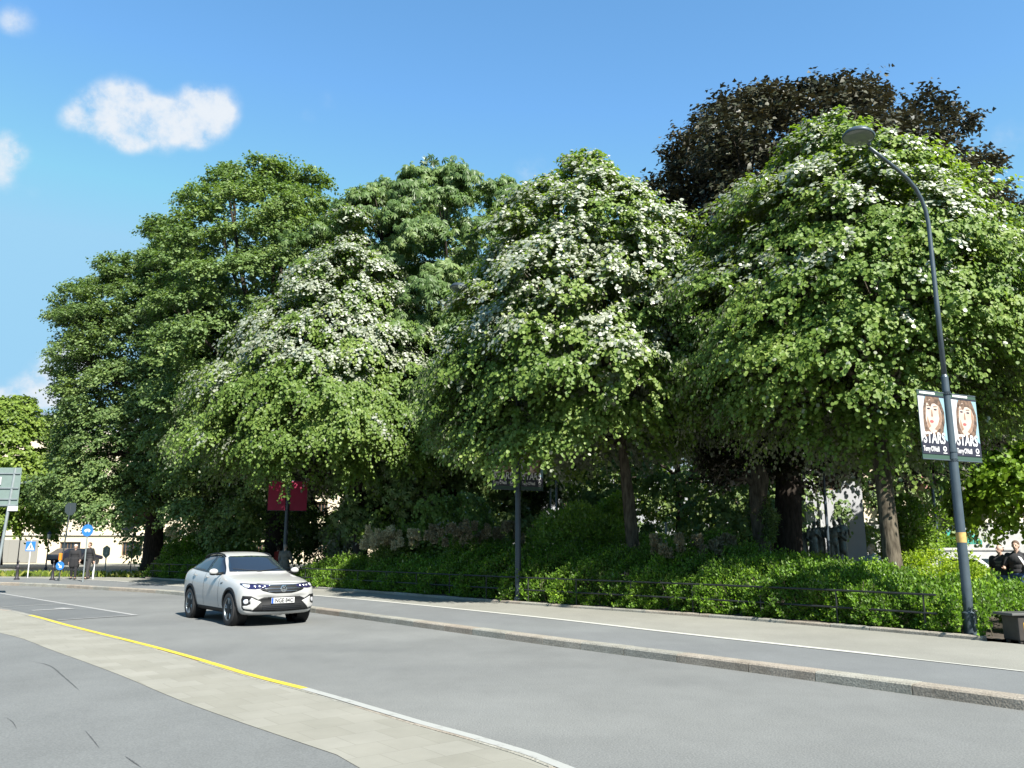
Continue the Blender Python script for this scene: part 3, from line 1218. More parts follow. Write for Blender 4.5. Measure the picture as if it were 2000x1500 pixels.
tree('broadleaf_tree', 'dark spreading tree at the left end of the park, deep shade beneath', at(300, 49), 19.8,
     [(.20, .85), (.28, .98), (.42, 1.0), (.6, 1.0), (.76, .95), (.88, .75), (1.0, .3)], 4.9, 17, M_green2, M_barkd, trunk_r=.55, leaf=.128, boughs=175, sprays=27, shoots=4, per=12, L_=.85, bough_r=1.3, center=(-.4, 0), limbs=16,
     lobes=.12, hang=.4, droop=.35, lift=.35, squash=.6,
     extra=[P(225, 490, 49), P(155, 560, 49), P(140, 590, 49), P(180, 545, 49), P(165, 640, 49), P(150, 690, 49), P(165, 600, 48), P(115, 915, 47), P(150, 900, 46), P(200, 925, 45), P(225, 950, 45), P(140, 935, 47), P(235, 965, 44), P(180, 950, 46), P(145, 790, 49), P(150, 740, 49), P(150, 850, 48)])
tree('broadleaf_tree', 'light green tree at the far left, before the cream building and behind the road signs', at(0, 62), 12.6,
     [(.24, .85), (.34, 1.0), (.5, .98), (.7, .8), (.85, .55), (1.0, .15)], 4.6, 18, M_far, M_barkd, trunk_r=.25, leaf=.19, boughs=90, sprays=22, shoots=4, per=8, L_=.8, bough_r=1.1, limbs=8)
# further park trees that close the view under the crowns
BG = 'shaded trees at the back of the park'
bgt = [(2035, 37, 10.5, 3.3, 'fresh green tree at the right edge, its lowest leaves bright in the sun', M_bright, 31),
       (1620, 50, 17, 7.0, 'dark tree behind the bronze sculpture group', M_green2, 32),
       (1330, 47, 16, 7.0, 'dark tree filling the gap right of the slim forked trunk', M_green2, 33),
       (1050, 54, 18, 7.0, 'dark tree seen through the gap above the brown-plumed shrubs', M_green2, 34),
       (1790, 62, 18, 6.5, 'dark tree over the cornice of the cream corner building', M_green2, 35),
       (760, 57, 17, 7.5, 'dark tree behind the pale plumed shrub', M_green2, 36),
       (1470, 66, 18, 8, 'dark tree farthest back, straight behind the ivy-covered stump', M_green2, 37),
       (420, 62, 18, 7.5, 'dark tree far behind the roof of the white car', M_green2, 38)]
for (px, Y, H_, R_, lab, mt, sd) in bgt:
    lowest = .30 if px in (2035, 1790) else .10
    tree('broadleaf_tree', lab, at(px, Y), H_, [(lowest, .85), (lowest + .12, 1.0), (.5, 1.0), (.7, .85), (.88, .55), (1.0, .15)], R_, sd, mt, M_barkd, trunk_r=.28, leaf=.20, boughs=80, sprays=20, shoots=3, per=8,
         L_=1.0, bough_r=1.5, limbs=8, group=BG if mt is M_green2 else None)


# ------------------------------------------------------------------ shrubs and hedge
def along(s):
    """point and inward normal on the bed edge, s metres from its right-hand corner"""
    L_ = 0
    for i in range(len(bl) - 1):
        d = (bl[i + 1] - bl[i]).length
        if L_ + d >= s:
            t = (bl[i + 1] - bl[i]) / d
            p = bl[i] + t * (s - L_)
            return p, Vector((t.y, -t.x, 0)) if False else Vector((-t.y, t.x, 0)) * -1
        L_ += d
    t = (bl[-1] - bl[-2]).normalized()
    return bl[-1].copy(), Vector((t.y, -t.x, 0))


BLEN = sum((bl[i + 1] - bl[i]).length for i in range(len(bl) - 1))


def hedge(name, label, s0, s1, prof, seed, mat, n=15000, leaf=.062, depth=3.0, group=None, rag=.12, trail=True):
    """a stretch of hedge: prof gives height over depth; leaves fill its skin"""
    rng = np.random.default_rng(seed)
    p0, _ = along((s0 + s1) / 2)
    root = empty(name, (p0.x, p0.y, .15))
    tag(root, label, 'hedge', group)
    ss = np.linspace(s0, s1, 24)
    PP = [along(s_) for s_ in ss]
    X = np.array([q[0].x for q in PP])
    Y = np.array([q[0].y for q in PP])
    NX = np.array([q[1].x for q in PP])
    NY = np.array([q[1].y for q in PP])
    # two thirds of the leaves on the sloping skin, weighted to the front
    s_ = rng.uniform(s0, s1, n)
    q = rng.random(n)
    prof = np.array(prof)
    seg = np.sqrt(np.diff(prof[:, 0]) ** 2 + np.diff(prof[:, 1]) ** 2)
    cum = np.concatenate([[0], np.cumsum(seg)])
    qq = q ** 1.35 * cum[-1]
    d = np.interp(qq, cum, prof[:, 0])
    z = np.interp(qq, cum, prof[:, 1])
    # slope direction
    k = np.clip(np.searchsorted(cum, qq) - 1, 0, len(seg) - 1)
    tx = np.diff(prof[:, 0])[k] / seg[k]
    tz = np.diff(prof[:, 1])[k] / seg[k]
    nd, nz = -tz, tx
    lump = .15 * np.sin(s_ * 2.7 + d * 2.3 + seed) + .10 * np.sin(s_ * 6.3 - z * 5 + d * 4) + .07 * np.sin(s_ * 12 + z * 13) + .05 * np.sin(s_ * 21 - z * 17 + d * 9)
    lump += rng.normal(0, rag * .5, n)
    lump -= rng.random(n) ** 2 * .18
    lump -= .28 * np.clip(np.sin(s_ * 3.7 + seed * 2) * np.sin(s_ * 1.3 + z * 6 + d * 3) - .25, 0, 1)
    # rounded ends
    endf = np.minimum(1, np.minimum(s_ - s0, s1 - s_) / .5 + .55)
    d2 = d + nd * lump
    z2 = (z + nz * lump) * endf
    x = np.interp(s_, ss, X) + np.interp(s_, ss, NX) * d2
    y = np.interp(s_, ss, Y) + np.interp(s_, ss, NY) * d2
    pos = np.stack([x - p0.x, y - p0.y, np.maximum(z2, .03)], 1)
    no = np.stack([np.interp(s_, ss, NX) * nd, np.interp(s_, ss, NY) * nd, nz], 1)
    axis = no * .7 + UP * .55 + rng.normal(0, .5, (n, 3))
    normal = no * .7 + UP * .6 + rng.normal(0, .45, (n, 3))
    sz = leaf * rng.uniform(.6, 1.35, n)
    keep = np.hypot(x - LAMP0.x, y - LAMP0.y) > .24
    keep &= ~((np.abs(x - LAMP0.x * y / LAMP0.y) < .15) & (y < LAMP0.y))
    pos, axis, normal, sz, s_, z = pos[keep], axis[keep], normal[keep], sz[keep], s_[keep], z[keep]
    n = len(pos)
    lowf = np.sin(s_ * 2.2 + seed) * .25 + np.sin(s_ * 5.1 + z * 4) * .15
    tint = np.clip(rng.random(n) * .7 + .15 + lowf * .6, 0, 1)
    # sprigs that stand out of the clipped mass
    ns, per = int((s1 - s0) * 16), 16
    ks = rng.integers(0, n, ns)
    d0 = nrm(no[ks] * .55 + UP * .9 + rng.normal(0, .3, (ns, 3))) if len(no) == n else nrm(UP + rng.normal(0, .35, (ns, 3)))
    tt = np.tile(np.arange(per) / per, ns)
    ln = np.repeat(rng.uniform(.16, .38, ns), per)
    sp_ = np.repeat(pos[ks], per, 0) + np.repeat(d0, per, 0) * (tt * ln)[:, None] + rng.normal(0, .012, (ns * per, 3))
    pos = np.concatenate([pos, sp_])
    axis = np.concatenate([axis, np.repeat(d0, per, 0) * .6 + rng.normal(0, .6, (ns * per, 3))])
    normal = np.concatenate([normal, rng.normal(0, .6, (ns * per, 3)) + UP * .5])
    sz = np.concatenate([sz, np.full(ns * per, leaf * .85)])
    tint = np.concatenate([tint, np.clip(.55 + rng.random(ns * per) * .45, 0, 1)])
    leaf_object('foliage', pos, axis, normal, sz, tint, 'dia', mat, root)
    mb_ = MB()
    rr = random.Random(seed)
    for i in range(int((s1 - s0) * 4)):
        sa = s0 + .1 + i * .25
        a_, nn = along(sa)
        dd_ = rr.uniform(.5, .9)
        zz = float(np.interp(dd_, prof[:, 0], prof[:, 1]))
        b_ = a_ + nn * dd_ - p0
        b_.z = 0
        mb_.tube([b_, b_ + Vector((rr.uniform(-.15, .15), rr.uniform(-.15, .15), zz * .6)), b_ + Vector((rr.uniform(-.3, .3), rr.uniform(-.3, .3), zz + .05))], [.012, .008, .004], n=5)
    mb_.build('stem', M_stem, root)
    return root


def shrub(name, label, c, rx, ry, h, n, mat, leaf=.09, seed=1, shape='dia', cat='shrub', group=None, up=.3, lumps=10, stems=8, extra=None):
    rng = np.random.default_rng(seed)
    root = empty(name, c)
    tag(root, label, cat, group)
    # several lobes
    lc = rng.normal(0, 1, (lumps, 3))
    lc = nrm(lc) * rng.uniform(.3, .75, (lumps, 1)) * np.array([rx, ry, h * .42])
    lc[:, 2] += h * .52
    lr = rng.uniform(.32, .5, lumps) * min(rx, ry, h * .7)
    i = rng.integers(0, lumps, n)
    dr = nrm(rng.normal(0, 1, (n, 3)) + np.array([0, 0, .35]))
    pos = lc[i] + dr * (lr[i] * (1 - .35 * rng.random(n) ** 2))[:, None] + rng.normal(0, .04, (n, 3))
    pos[:, 2] = np.maximum(pos[:, 2], .05)
    axis = dr * .8 + UP * up + rng.normal(0, .45, (n, 3))
    normal = dr * .7 + UP * .7 + rng.normal(0, .4, (n, 3))
    tint = np.clip(rng.random(n) * .6 + np.repeat(rng.random(lumps), 1)[i] * .4, 0, 1)
    leaf_object('foliage', pos, axis, normal, leaf * rng.uniform(.6, 1.3, n), tint, shape, mat, root)
    mb_ = MB()
    rr = random.Random(seed)
    for k in range(stems):
        e = Vector(lc[k % lumps])
        mb_.tube([(rr.uniform(-.15, .15), rr.uniform(-.15, .15), 0), e * .5 + Vector((0, 0, .1)), e], [.025, .018, .008], n=5)
    mb_.build('stem', M_stem, root)
    return root


def plumes(root, pts, h, w, mat, seed=1, n=260):
    """feathery flower heads on stalks; pts local"""
    rng = np.random.default_rng(seed)
    for p in pts:
        t = rng.random(n) * .9
        a = rng.uniform(0, 6.28, n)
        r = w * (.35 + np.sin(t * 3.0 + rng.uniform(0, 6.3)) * .25 + .4 * (1 - t)) * rng.uniform(.1, 1, n) + .02
        pos = np.stack([p[0] + r * np.cos(a), p[1] + r * np.sin(a), p[2] + h * t], 1)
        ax = np.stack([np.cos(a), np.sin(a), 1.0 + 0 * a], 1) + rng.normal(0, .4, (n, 3))
        leaf_object('flower_plume', pos, ax, rng.normal(0, 1, (n, 3)), np.full(n, .095), rng.random(n), 'dia', mat, root)


LAMP0 = Vector((8.21 * 1.048, 15.14 * 1.048 + .1, .13))
HG = 'hedge shrubs behind the pavement railing'
# profiles: (depth from kerb, height)
pf_a = [(.34, .05), (.37, .45), (.5, .78), (1.2, 1.0), (2.2, 1.05), (3.2, 1.0)]
pf_b = [(.34, .05), (.38, .40), (.6, .80), (1.4, 1.15), (2.4, 1.35), (3.4, 1.45)]
pf_r = [(.34, .05), (.38, .40), (.5, .62), (1.2, .72), (2.2, .74), (3.2, .66)]
pf_c = [(.25, .05), (.32, .35), (.7, .62), (1.5, .9), (2.6, 1.05), (3.4, 1.1)]
secs = [(0.05, 2.6, pf_r, 'sunlit green hedge nearest the camera, round the foot of the tall lamp post', M_hedge, 24000),
        (2.5, 5.4, pf_a, 'green hedge stretch in front of the bare mottled trunk', M_hedge, 26000),
        (5.2, 8.6, pf_b, 'hedge stretch half in shade, left of the mottled trunk and before the ivy stump', M_hedge, 26000),
        (8.4, 12.4, pf_b, 'shaded hedge stretch at the foot of the slim forked trunk', M_hedge, 26000),
        (12.2, 17.0, pf_b, 'dark hedge stretch round the foot of the dark lamp post', M_hedge, 26000),
        (16.8, 21.8, pf_c, 'dark hedge stretch below the brown-plumed shrubs', M_hedge, 22000),
        (21.6, 26.2, pf_c, 'bright square-ended hedge end just right of the white car', M_hedge, 22000),
        (33.0, 36.6, pf_b, 'fresh green hedge showing behind the rear of the white car', M_hedge, 16000),
        (36.6, 45.0, pf_b, 'black-looking shaded hedge at the far end of the bed, left of the car', M_hedge, 16000)]
for i, (s0, s1, pf, lab, mt, n) in enumerate(secs):
    s1 = min(s1, BLEN)
    if s1 - s0 < 1:
        continue
    hedge('hedge', lab, s0, s1, pf, 50 + i, mt, n=n, leaf=.07 if i < 4 else .085, group=HG)


def bedpt(px, inward, z=.45):
    """a point `inward` metres behind the bed edge in direction px"""
    r = ray(px, 1065)
    k = r.x / r.y
    best = None
    for i in range(len(bl) - 1):
        a_, b_ = bl[i], bl[i + 1]
        fa, fb = a_.x - k * a_.y, b_.x - k * b_.y
        if fa * fb <= 0:
            p = a_.lerp(b_, fa / (fa - fb) if fa != fb else 0)
            t = (b_ - a_).normalized()
            best = p.y
    if best is None:
        best = 20
    Y = best + inward * 1.35
    return (k * Y, Y, z)


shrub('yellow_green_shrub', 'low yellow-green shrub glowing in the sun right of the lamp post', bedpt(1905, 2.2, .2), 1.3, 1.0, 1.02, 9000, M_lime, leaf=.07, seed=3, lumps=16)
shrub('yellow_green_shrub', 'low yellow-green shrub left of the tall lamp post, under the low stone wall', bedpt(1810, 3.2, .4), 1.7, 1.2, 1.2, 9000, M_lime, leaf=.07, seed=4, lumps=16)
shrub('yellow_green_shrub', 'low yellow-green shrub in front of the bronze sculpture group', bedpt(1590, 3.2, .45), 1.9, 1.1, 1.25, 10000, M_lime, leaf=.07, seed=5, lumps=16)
shrub('shrub', 'bright broad green bush in the middle, right of the dark lamp post', bedpt(1130, 4.5, .3), 2.1, 1.6, 2.9, 15000, M_sun_tinted, leaf=.11, seed=6, lumps=22)
shrub('shrub', 'smaller bright bush just right of the slim forked trunk', bedpt(1290, 5.0, .3), 1.2, 1.2, 2.3, 7000, M_sun_tinted, leaf=.10, seed=7, lumps=12)
shrub('shrub', 'tall thin green bush beside the slim forked trunk, above the broad bush', bedpt(1200, 6.5, .3), .9, .9, 4.4, 6000, M_sun_tinted, leaf=.11, seed=8, lumps=14)
shrub('shrub', 'upright dark green bush behind the hedge, left of the ivy-covered stump', bedpt(1400, 3.4, .45), 1.4, 1.0, 1.9, 8000, M_hedge, leaf=.08, seed=9, lumps=14)
shrub('shrub', 'leafy green bush right of the mottled trunk, before the low stone wall', bedpt(1775, 10, .1), 1.3, 1.3, 4.2, 9000, M_bright, leaf=.13, seed=10, lumps=18)
shrub('shrub', 'clipped round bush beside the low stone wall', bedpt(1845, 13, .1), .9, .9, 2.6, 5000, M_hedge, leaf=.10, seed=12, lumps=12)
shrub('shrub', 'yellow-green bush behind the pale plumes, in the middle left', bedpt(820, 4.0, .4), 2.3, 1.3, 2.3, 12000, M_far, leaf=.11, seed=13, lumps=20)
shrub('shrub', 'green bush with drooping sprays seen over the roof of the white car', bedpt(455, 9, .3), 2.2, 1.5, 3.2, 9000, M_sun_tinted, leaf=.13, seed=14, lumps=18)
shrub('shrub', 'green bush beside the dark thin post, at the end of the hedge', bedpt(640, 10, .3), 2.4, 1.5, 2.9, 8000, M_green, leaf=.13, seed=15, lumps=18)
iv = shrub('ivy_stump', 'broken tree stump overgrown with pale shining ivy, right of the middle', bedpt(1487, 4.4, .45), .55, .5, 3.3, 6000, M_green, leaf=.10, seed=16, lumps=16, cat='ivy stump', stems=0)
mb = MB()
mb.tube([(0, 0, -.1), (.05, 0, 1.2), (-.05, .05, 2.4), (.05, 0, 3.3), (.02, 0, 3.75)], [.3, .25, .24, .3, .2], n=10)
mb.tube([(0, 0, 3.0), (-.35, -.05, 3.35), (-.6, 0, 3.3)], [.14, .1, .04], n=6)
mb.build('trunk', M_bark, iv, smooth=True)

M_cream = mat_leaf('cream_plume', [(0, (.36, .34, .34)), (1, (.60, .58, .62))], gloss=.05, trans=.4, tcol=(1.1, 1.05, .8))
M_brownpl = mat_leaf('faded_plume', [(0, (.12, .115, .10)), (1, (.26, .24, .24))], gloss=.05, trans=.3, tcol=(1.1, 1, .8))
rr = random.Random(8)
pl = shrub('plumed_shrub', 'shrub with tall creamy white flower plumes catching the sun, left of the middle', bedpt(765, 2.6, .45), 1.2, .9, 1.6, 6000, M_far, leaf=.09, seed=21, lumps=12, cat='flowering shrub')
plumes(pl, [(rr.uniform(-1.1, 1.1), rr.uniform(-.9, .3), rr.uniform(1.1, 1.75)) for _ in range(34)], .38, .11, M_cream, 3, n=200)
pl = shrub('plumed_shrub', 'shrub with faded brownish plumes, just left of the dark lamp post', bedpt(930, 2.4, .45), 1.7, .9, 1.7, 8000, M_hedge, leaf=.08, seed=22, lumps=14, cat='flowering shrub')
plumes(pl, [(rr.uniform(-1.7, 1.6), rr.uniform(-.9, .3), rr.uniform(1.2, 1.9)) for _ in range(38)], .34, .11, M_brownpl, 4, n=170)
pl = shrub('plumed_shrub', 'low shrub with dull olive plumes between forked trunk and ivy stump', bedpt(1350, 2.0, .45), 1.4, .9, 1.4, 6000, M_hedge, leaf=.08, seed=23, lumps=12, cat='flowering shrub')
plumes(pl, [(rr.uniform(-1.3, 1.2), rr.uniform(-.9, .3), rr.uniform(.9, 1.4)) for _ in range(20)], .3, .10, M_brownpl, 5, n=130)
pl = shrub('plumed_shrub', 'shrub with small beige plumes behind the rear of the white car', bedpt(370, 2.6, .4), 1.6, .9, 2.2, 7000, M_hedge, leaf=.10, seed=24, lumps=14, cat='flowering shrub')
plumes(pl, [(rr.uniform(-1.4, 1.4), rr.uniform(-.7, .5), rr.uniform(1.6, 2.2)) for _ in range(12)], .5, .18, M_cream, 6, n=160)
M_orange = mat_leaf('orange_petal', [(0, (.6, .14, .03)), (.5, (.75, .25, .06)), (1, (.8, .5, .35))], gloss=.05, trans=.3, tcol=(1, .8, .5))
of = shrub('flower_bed', 'patch of low orange and pink flowers showing right of the slim forked trunk', bedpt(1290, 3.6, .8), 1.2, .8, .55, 2500, M_hedge, leaf=.07, seed=26, lumps=12, cat='flowers')
rng = np.random.default_rng(3)
n = 1400
leaf_object('blossom', np.stack([rng.uniform(-1.2, 1.2, n), rng.uniform(-.7, .7, n), rng.uniform(.35, .62, n)], 1), rng.normal(0, 1, (n, 3)) + UP, rng.normal(0, .6, (n, 3)) + UP, rng.uniform(.04, .08, n), rng.random(n), 'dia', M_orange, of)

for i_, (x_, y_, h_, lab_, mt_) in enumerate(((10.15, 16.2, .74, 'green shrub at the bed corner right behind the short railing', M_hedge),
                                              (11.6, 17.0, .74, 'green shrub behind the litter bin at the right edge', M_hedge),
                                              (11.3, 18.6, .80, 'yellow-green shrub at the right edge below the two walking men', M_lime))):
    shrub('shrub', lab_, (x_, y_, .1), 1.15, .75, h_, 8000, mt_, leaf=.065, seed=40 + i_, lumps=12)

# grass verge in front of the cream building, at the left
M_grass = mat_leaf('grass_blade', [(0, (.09, .14, .03)), (.6, (.15, .20, .05)), (1, (.30, .30, .13))], gloss=.05)
rng = np.random.default_rng(9)
n = 5000
gx = rng.uniform(-46, -20, n)
gy = 44.6 + (-20 - gx) * .13 + rng.uniform(0, 1.6, n)
pos = np.stack([gx, gy, np.full(n, .11)], 1)
g = leaf_object('grass', pos, UP + rng.normal(0, .25, (n, 3)), rng.normal(0, 1, (n, 3)), rng.uniform(.12, .38, n), rng.random(n), 'dia', M_grass, None)
g.scale = (1, 1, 1)
tag(g, 'strip of rough grass along the pavement before the cream building', 'grass', kind='stuff')

# ------------------------------------------------------------------ railings
M_rail = mat_plain('railing_paint', (.035, .038, .036), .45, .3, noise=.3, nscale=8)


def railing(name, label, pts, h, spacing, post_r=.019, rail_r=.022, mid=True, over=.15):
    root = empty(name, pts[0])
    tag(root, label, 'railing')
    o = Vector(pts[0])
    Ls = [0]
    for i in range(1, len(pts)):
        Ls.append(Ls[-1] + (pts[i] - pts[i - 1]).length)

    def at_(s):
        return Vector((np.interp(s, Ls, [p.x for p in pts]), np.interp(s, Ls, [p.y for p in pts]), 0))
    o0 = Vector((o.x, o.y, 0))
    n = max(2, int(Ls[-1] / spacing) + 1)
    st = [over + i * spacing for i in range(n) if over + i * spacing < Ls[-1]]
    for s_ in st:
        m_ = MB()
        p = at_(s_) - o0
        m_.tube([p + Vector((0, 0, -.05 - o.z + .13)), p + Vector((0, 0, h))], post_r, n=8)
        m_.build('post', M_rail, root, smooth=False, auto=40)
    for z_ in ((h, h * .52) if mid else (h,)):
        m_ = MB()
        ln = [at_(s_) - o0 + Vector((0, 0, z_)) for s_ in np.linspace(0, Ls[-1], max(2, int(Ls[-1] / 1.0)))]
        m_.tube(ln, rail_r, n=8)
        m_.build('rail', M_rail, root, auto=40)
    return root


def inset(s0, s1, d, z=.15):
    out = []
    k = max(2, int((s1 - s0) / .8))
    for s_ in np.linspace(s0, s1, k):
        p, nn = along(s_)
        q = p + nn * d
        out.append(Vector((q.x, q.y, z)))
    return out


railing('railing', 'long low two-bar dark metal railing along the hedge foot', inset(.9, 28.5, .24), .72, 1.85, over=.25)
railing('railing', 'far stretch of two-bar railing in the dark beyond the rear of the car', inset(31, BLEN - .3, .24), .72, 1.85)
c0 = G(1926, 1247, .13) + Vector((0, .35, 0.02))
railing('railing', 'short lower railing at the bed corner, running off the right edge', [c0, c0 + Vector((1.2, .12, 0)), c0 + Vector((2.6, .35, 0))], .44, 1.6, mid=False, over=.14)

# litter bin at the right edge
M_binm = mat_plain('bin_metal', (.075, .065, .058), .5, .4, noise=.2)
M_binl = mat_plain('bin_lid', (.12, .12, .115), .5, .3)
M_yel = mat_plain('yellow_sticker', (.75, .42, .03), .6)
b0 = G(2004, 1256, .13)
bin_ = empty('litter_bin', (b0.x, b0.y + .1, .13), math.radians(8))
tag(bin_, 'brown metal litter bin with a yellow label, cut by the right edge', 'litter bin')
mb = MB()
mb.prism([(-.2, -.2), (.2, -.2), (.2, .2), (-.2, .2)], .04, .46)
mb.build('body', M_binm, bin_, bevel=.02)
mb = MB()
mb.prism([(-.33, -.24), (.33, -.24), (.33, .24), (-.33, .24)], .465, .51)
mb.build('lid', M_binl, bin_, bevel=.012)
mb = MB()
mb.box((-.02, -.204, .26), (.17, .004, .18))
mb.build('sticker', M_yel, bin_)
for sx in (-.15, .15):
    for sy in (-.15, .15):
        mb = MB()
        mb.box((sx, sy, .02), (.05, .05, .04))
        mb.build('foot', M_binm, bin_)

# ------------------------------------------------------------------ street lamps
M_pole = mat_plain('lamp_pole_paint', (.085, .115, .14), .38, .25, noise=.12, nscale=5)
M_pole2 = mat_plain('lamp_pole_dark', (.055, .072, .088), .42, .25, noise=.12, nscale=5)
M_lens = mat_glass('lamp_glass', (.12, .14, .12), .08)
M_orb = mat_plain('yellow_band', (.62, .40, .12), .6, noise=.2, nscale=20)
ARM_D = Vector((-.862, -.507, 0))


def street_lamp(name, label, base, band=False, full=True, head_px=None, dark=False):
    root = empty(name, base)
    tag(root, label, 'street lamp', 'tall curved-arm street lamps')
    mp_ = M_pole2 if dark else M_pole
    m_ = MB()
    m_.tube([(0, 0, 0), (0, 0, 3.45)], [.092, .085], n=20)
    m_.tube([(0, 0, 3.45), (0, 0, 3.52)], [.098, .098], n=20)
    m_.tube([(0, 0, 3.52), (0, 0, 4.95)], [.075, .07], n=20)
    m_.tube([(0, 0, 4.95), (0, 0, 5.0)], [.07, .052], n=20)
    m_.build('pole', mp_, root, auto=35)
    m_ = MB()
    m_.tube([(0, 0, -.05), (0, 0, .42)], [.125, .125], n=20)
    m_.tube([(0, 0, .42), (0, 0, .45)], [.125, .1], n=20)
    m_.build('base_sleeve', mp_, root, auto=35)
    # upper tube with the curved arm
    m_ = MB()
    T = 8.17
    pts = [Vector((0, 0, 4.98)), Vector((0, 0, 6.5)), Vector((0, 0, T - .6))]
    for (d_, z_) in ((.0, T), (.05, T + .28), (.16, T + .52), (.33, T + .72), (.56, T + .87), (.85, T + .99), (1.25, T + 1.12), (1.72, T + 1.26)):
        pts.append(ARM_D * d_ + Vector((0, 0, z_)))
    rad = [.052, .048, .044] + [.042, .041, .04, .039, .038, .036, .034, .032]
    m_.tube(pts, rad, n=14)
    m_.build('arm', mp_, root, smooth=True)
    # lamp head: shallow dish with a domed lid, tilted slightly
    hp = ARM_D * 2.05 + Vector((0, 0, T + 1.40))
    head = empty('lamp_head', hp)
    head.parent = root
    M = Matrix.Rotation(math.radians(9), 4, Vector((ARM_D.y, -ARM_D.x, 0)))
    prof_top = [(.30, 0), (.325, .02), (.325, .045), (.30, .06)]
    m_ = MB()
    m_.lathe([(r_ * .87, z_) for r_, z_ in [(.345, -.012), (.352, .0), (.352, .022), (.335, .034), (.325, .036), (.325, .048), (.31, .07), (.26, .115), (.18, .145), (.08, .16), (.001, .163)]], 40, M)
    m_.build('housing', mp_, head, smooth=False, auto=30)
    m_ = MB()
    m_.lathe([(.285, -.008), (.26, -.022), (.18, -.045), (.09, -.055), (.001, -.058)], 36, M, cap=False)
    m_.build('lens', M_lens, head, smooth=True)
    m_ = MB()
    m_.tube([hp * 0 - ARM_D * .34 + Vector((0, 0, -.09)), -ARM_D * .26 + Vector((0, 0, .0))], [.036, .045], n=10)
    m_.build('bracket', mp_, head, smooth=True)
    if band:
        m_ = MB()
        m_.tube([(0, 0, 1.72), (0, 0, 1.91)], [.0915, .0915], n=20)
        m_.build('yellow_band', M_orb, root, auto=35)
    return root


LB = [Vector((8.21 * 1.048, 15.14 * 1.048 + .1, .13)), Vector((.18, 24.85, -.15)), Vector((-10.1, 37.2, .2)), Vector((-24.1, 55.0, .12))]
street_lamp('street_lamp', 'nearest grey lamp post at the right, yellow band on its lower pole', LB[0], band=True)
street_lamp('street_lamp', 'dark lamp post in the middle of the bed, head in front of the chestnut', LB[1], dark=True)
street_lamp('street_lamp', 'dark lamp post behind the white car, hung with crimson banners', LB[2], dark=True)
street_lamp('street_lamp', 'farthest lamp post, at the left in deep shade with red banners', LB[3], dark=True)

# ------------------------------------------------------------------ banners
M_bgreen = mat_plain('banner_green', (.035, .085, .06), .6)
M_bwhite = mat_plain('banner_white', (.55, .57, .60), .6)
M_bblue = mat_plain('banner_blue', (.26, .42, .50), .6)
M_bdark = mat_plain('banner_dark', (.022, .022, .04), .5)
M_skin = mat_plain('banner_skin', (.60, .47, .40), .6, noise=.12, nscale=5)
M_skin2 = mat_plain('banner_skin_shade', (.30, .19, .13), .6, noise=.3, nscale=8)
M_hair = mat_plain('banner_hair', (.14, .085, .055), .6, noise=.75, nscale=16)
M_lip = mat_plain('banner_lips', (.40, .10, .10), .6)
M_ink = mat_plain('banner_lettering', (.85, .85, .85), .6)
M_red = mat_plain('banner_crimson', (.42, .012, .075), .6, noise=.08, nscale=3)
PERP = Vector((.90, .436, 0))


def ell(cx, cy, rx, ry, n=20, rot=0, a0=0, a1=360):
    out = []
    for k in range(n):
        a = math.radians(a0 + (a1 - a0) * k / (n if a1 - a0 == 360 else n - 1))
        x, y = rx * math.cos(a), ry * math.sin(a)
        c, s_ = math.cos(math.radians(rot)), math.sin(math.radians(rot))
        out.append((cx + x * c - y * s_, cy + x * s_ + y * c))
    return out


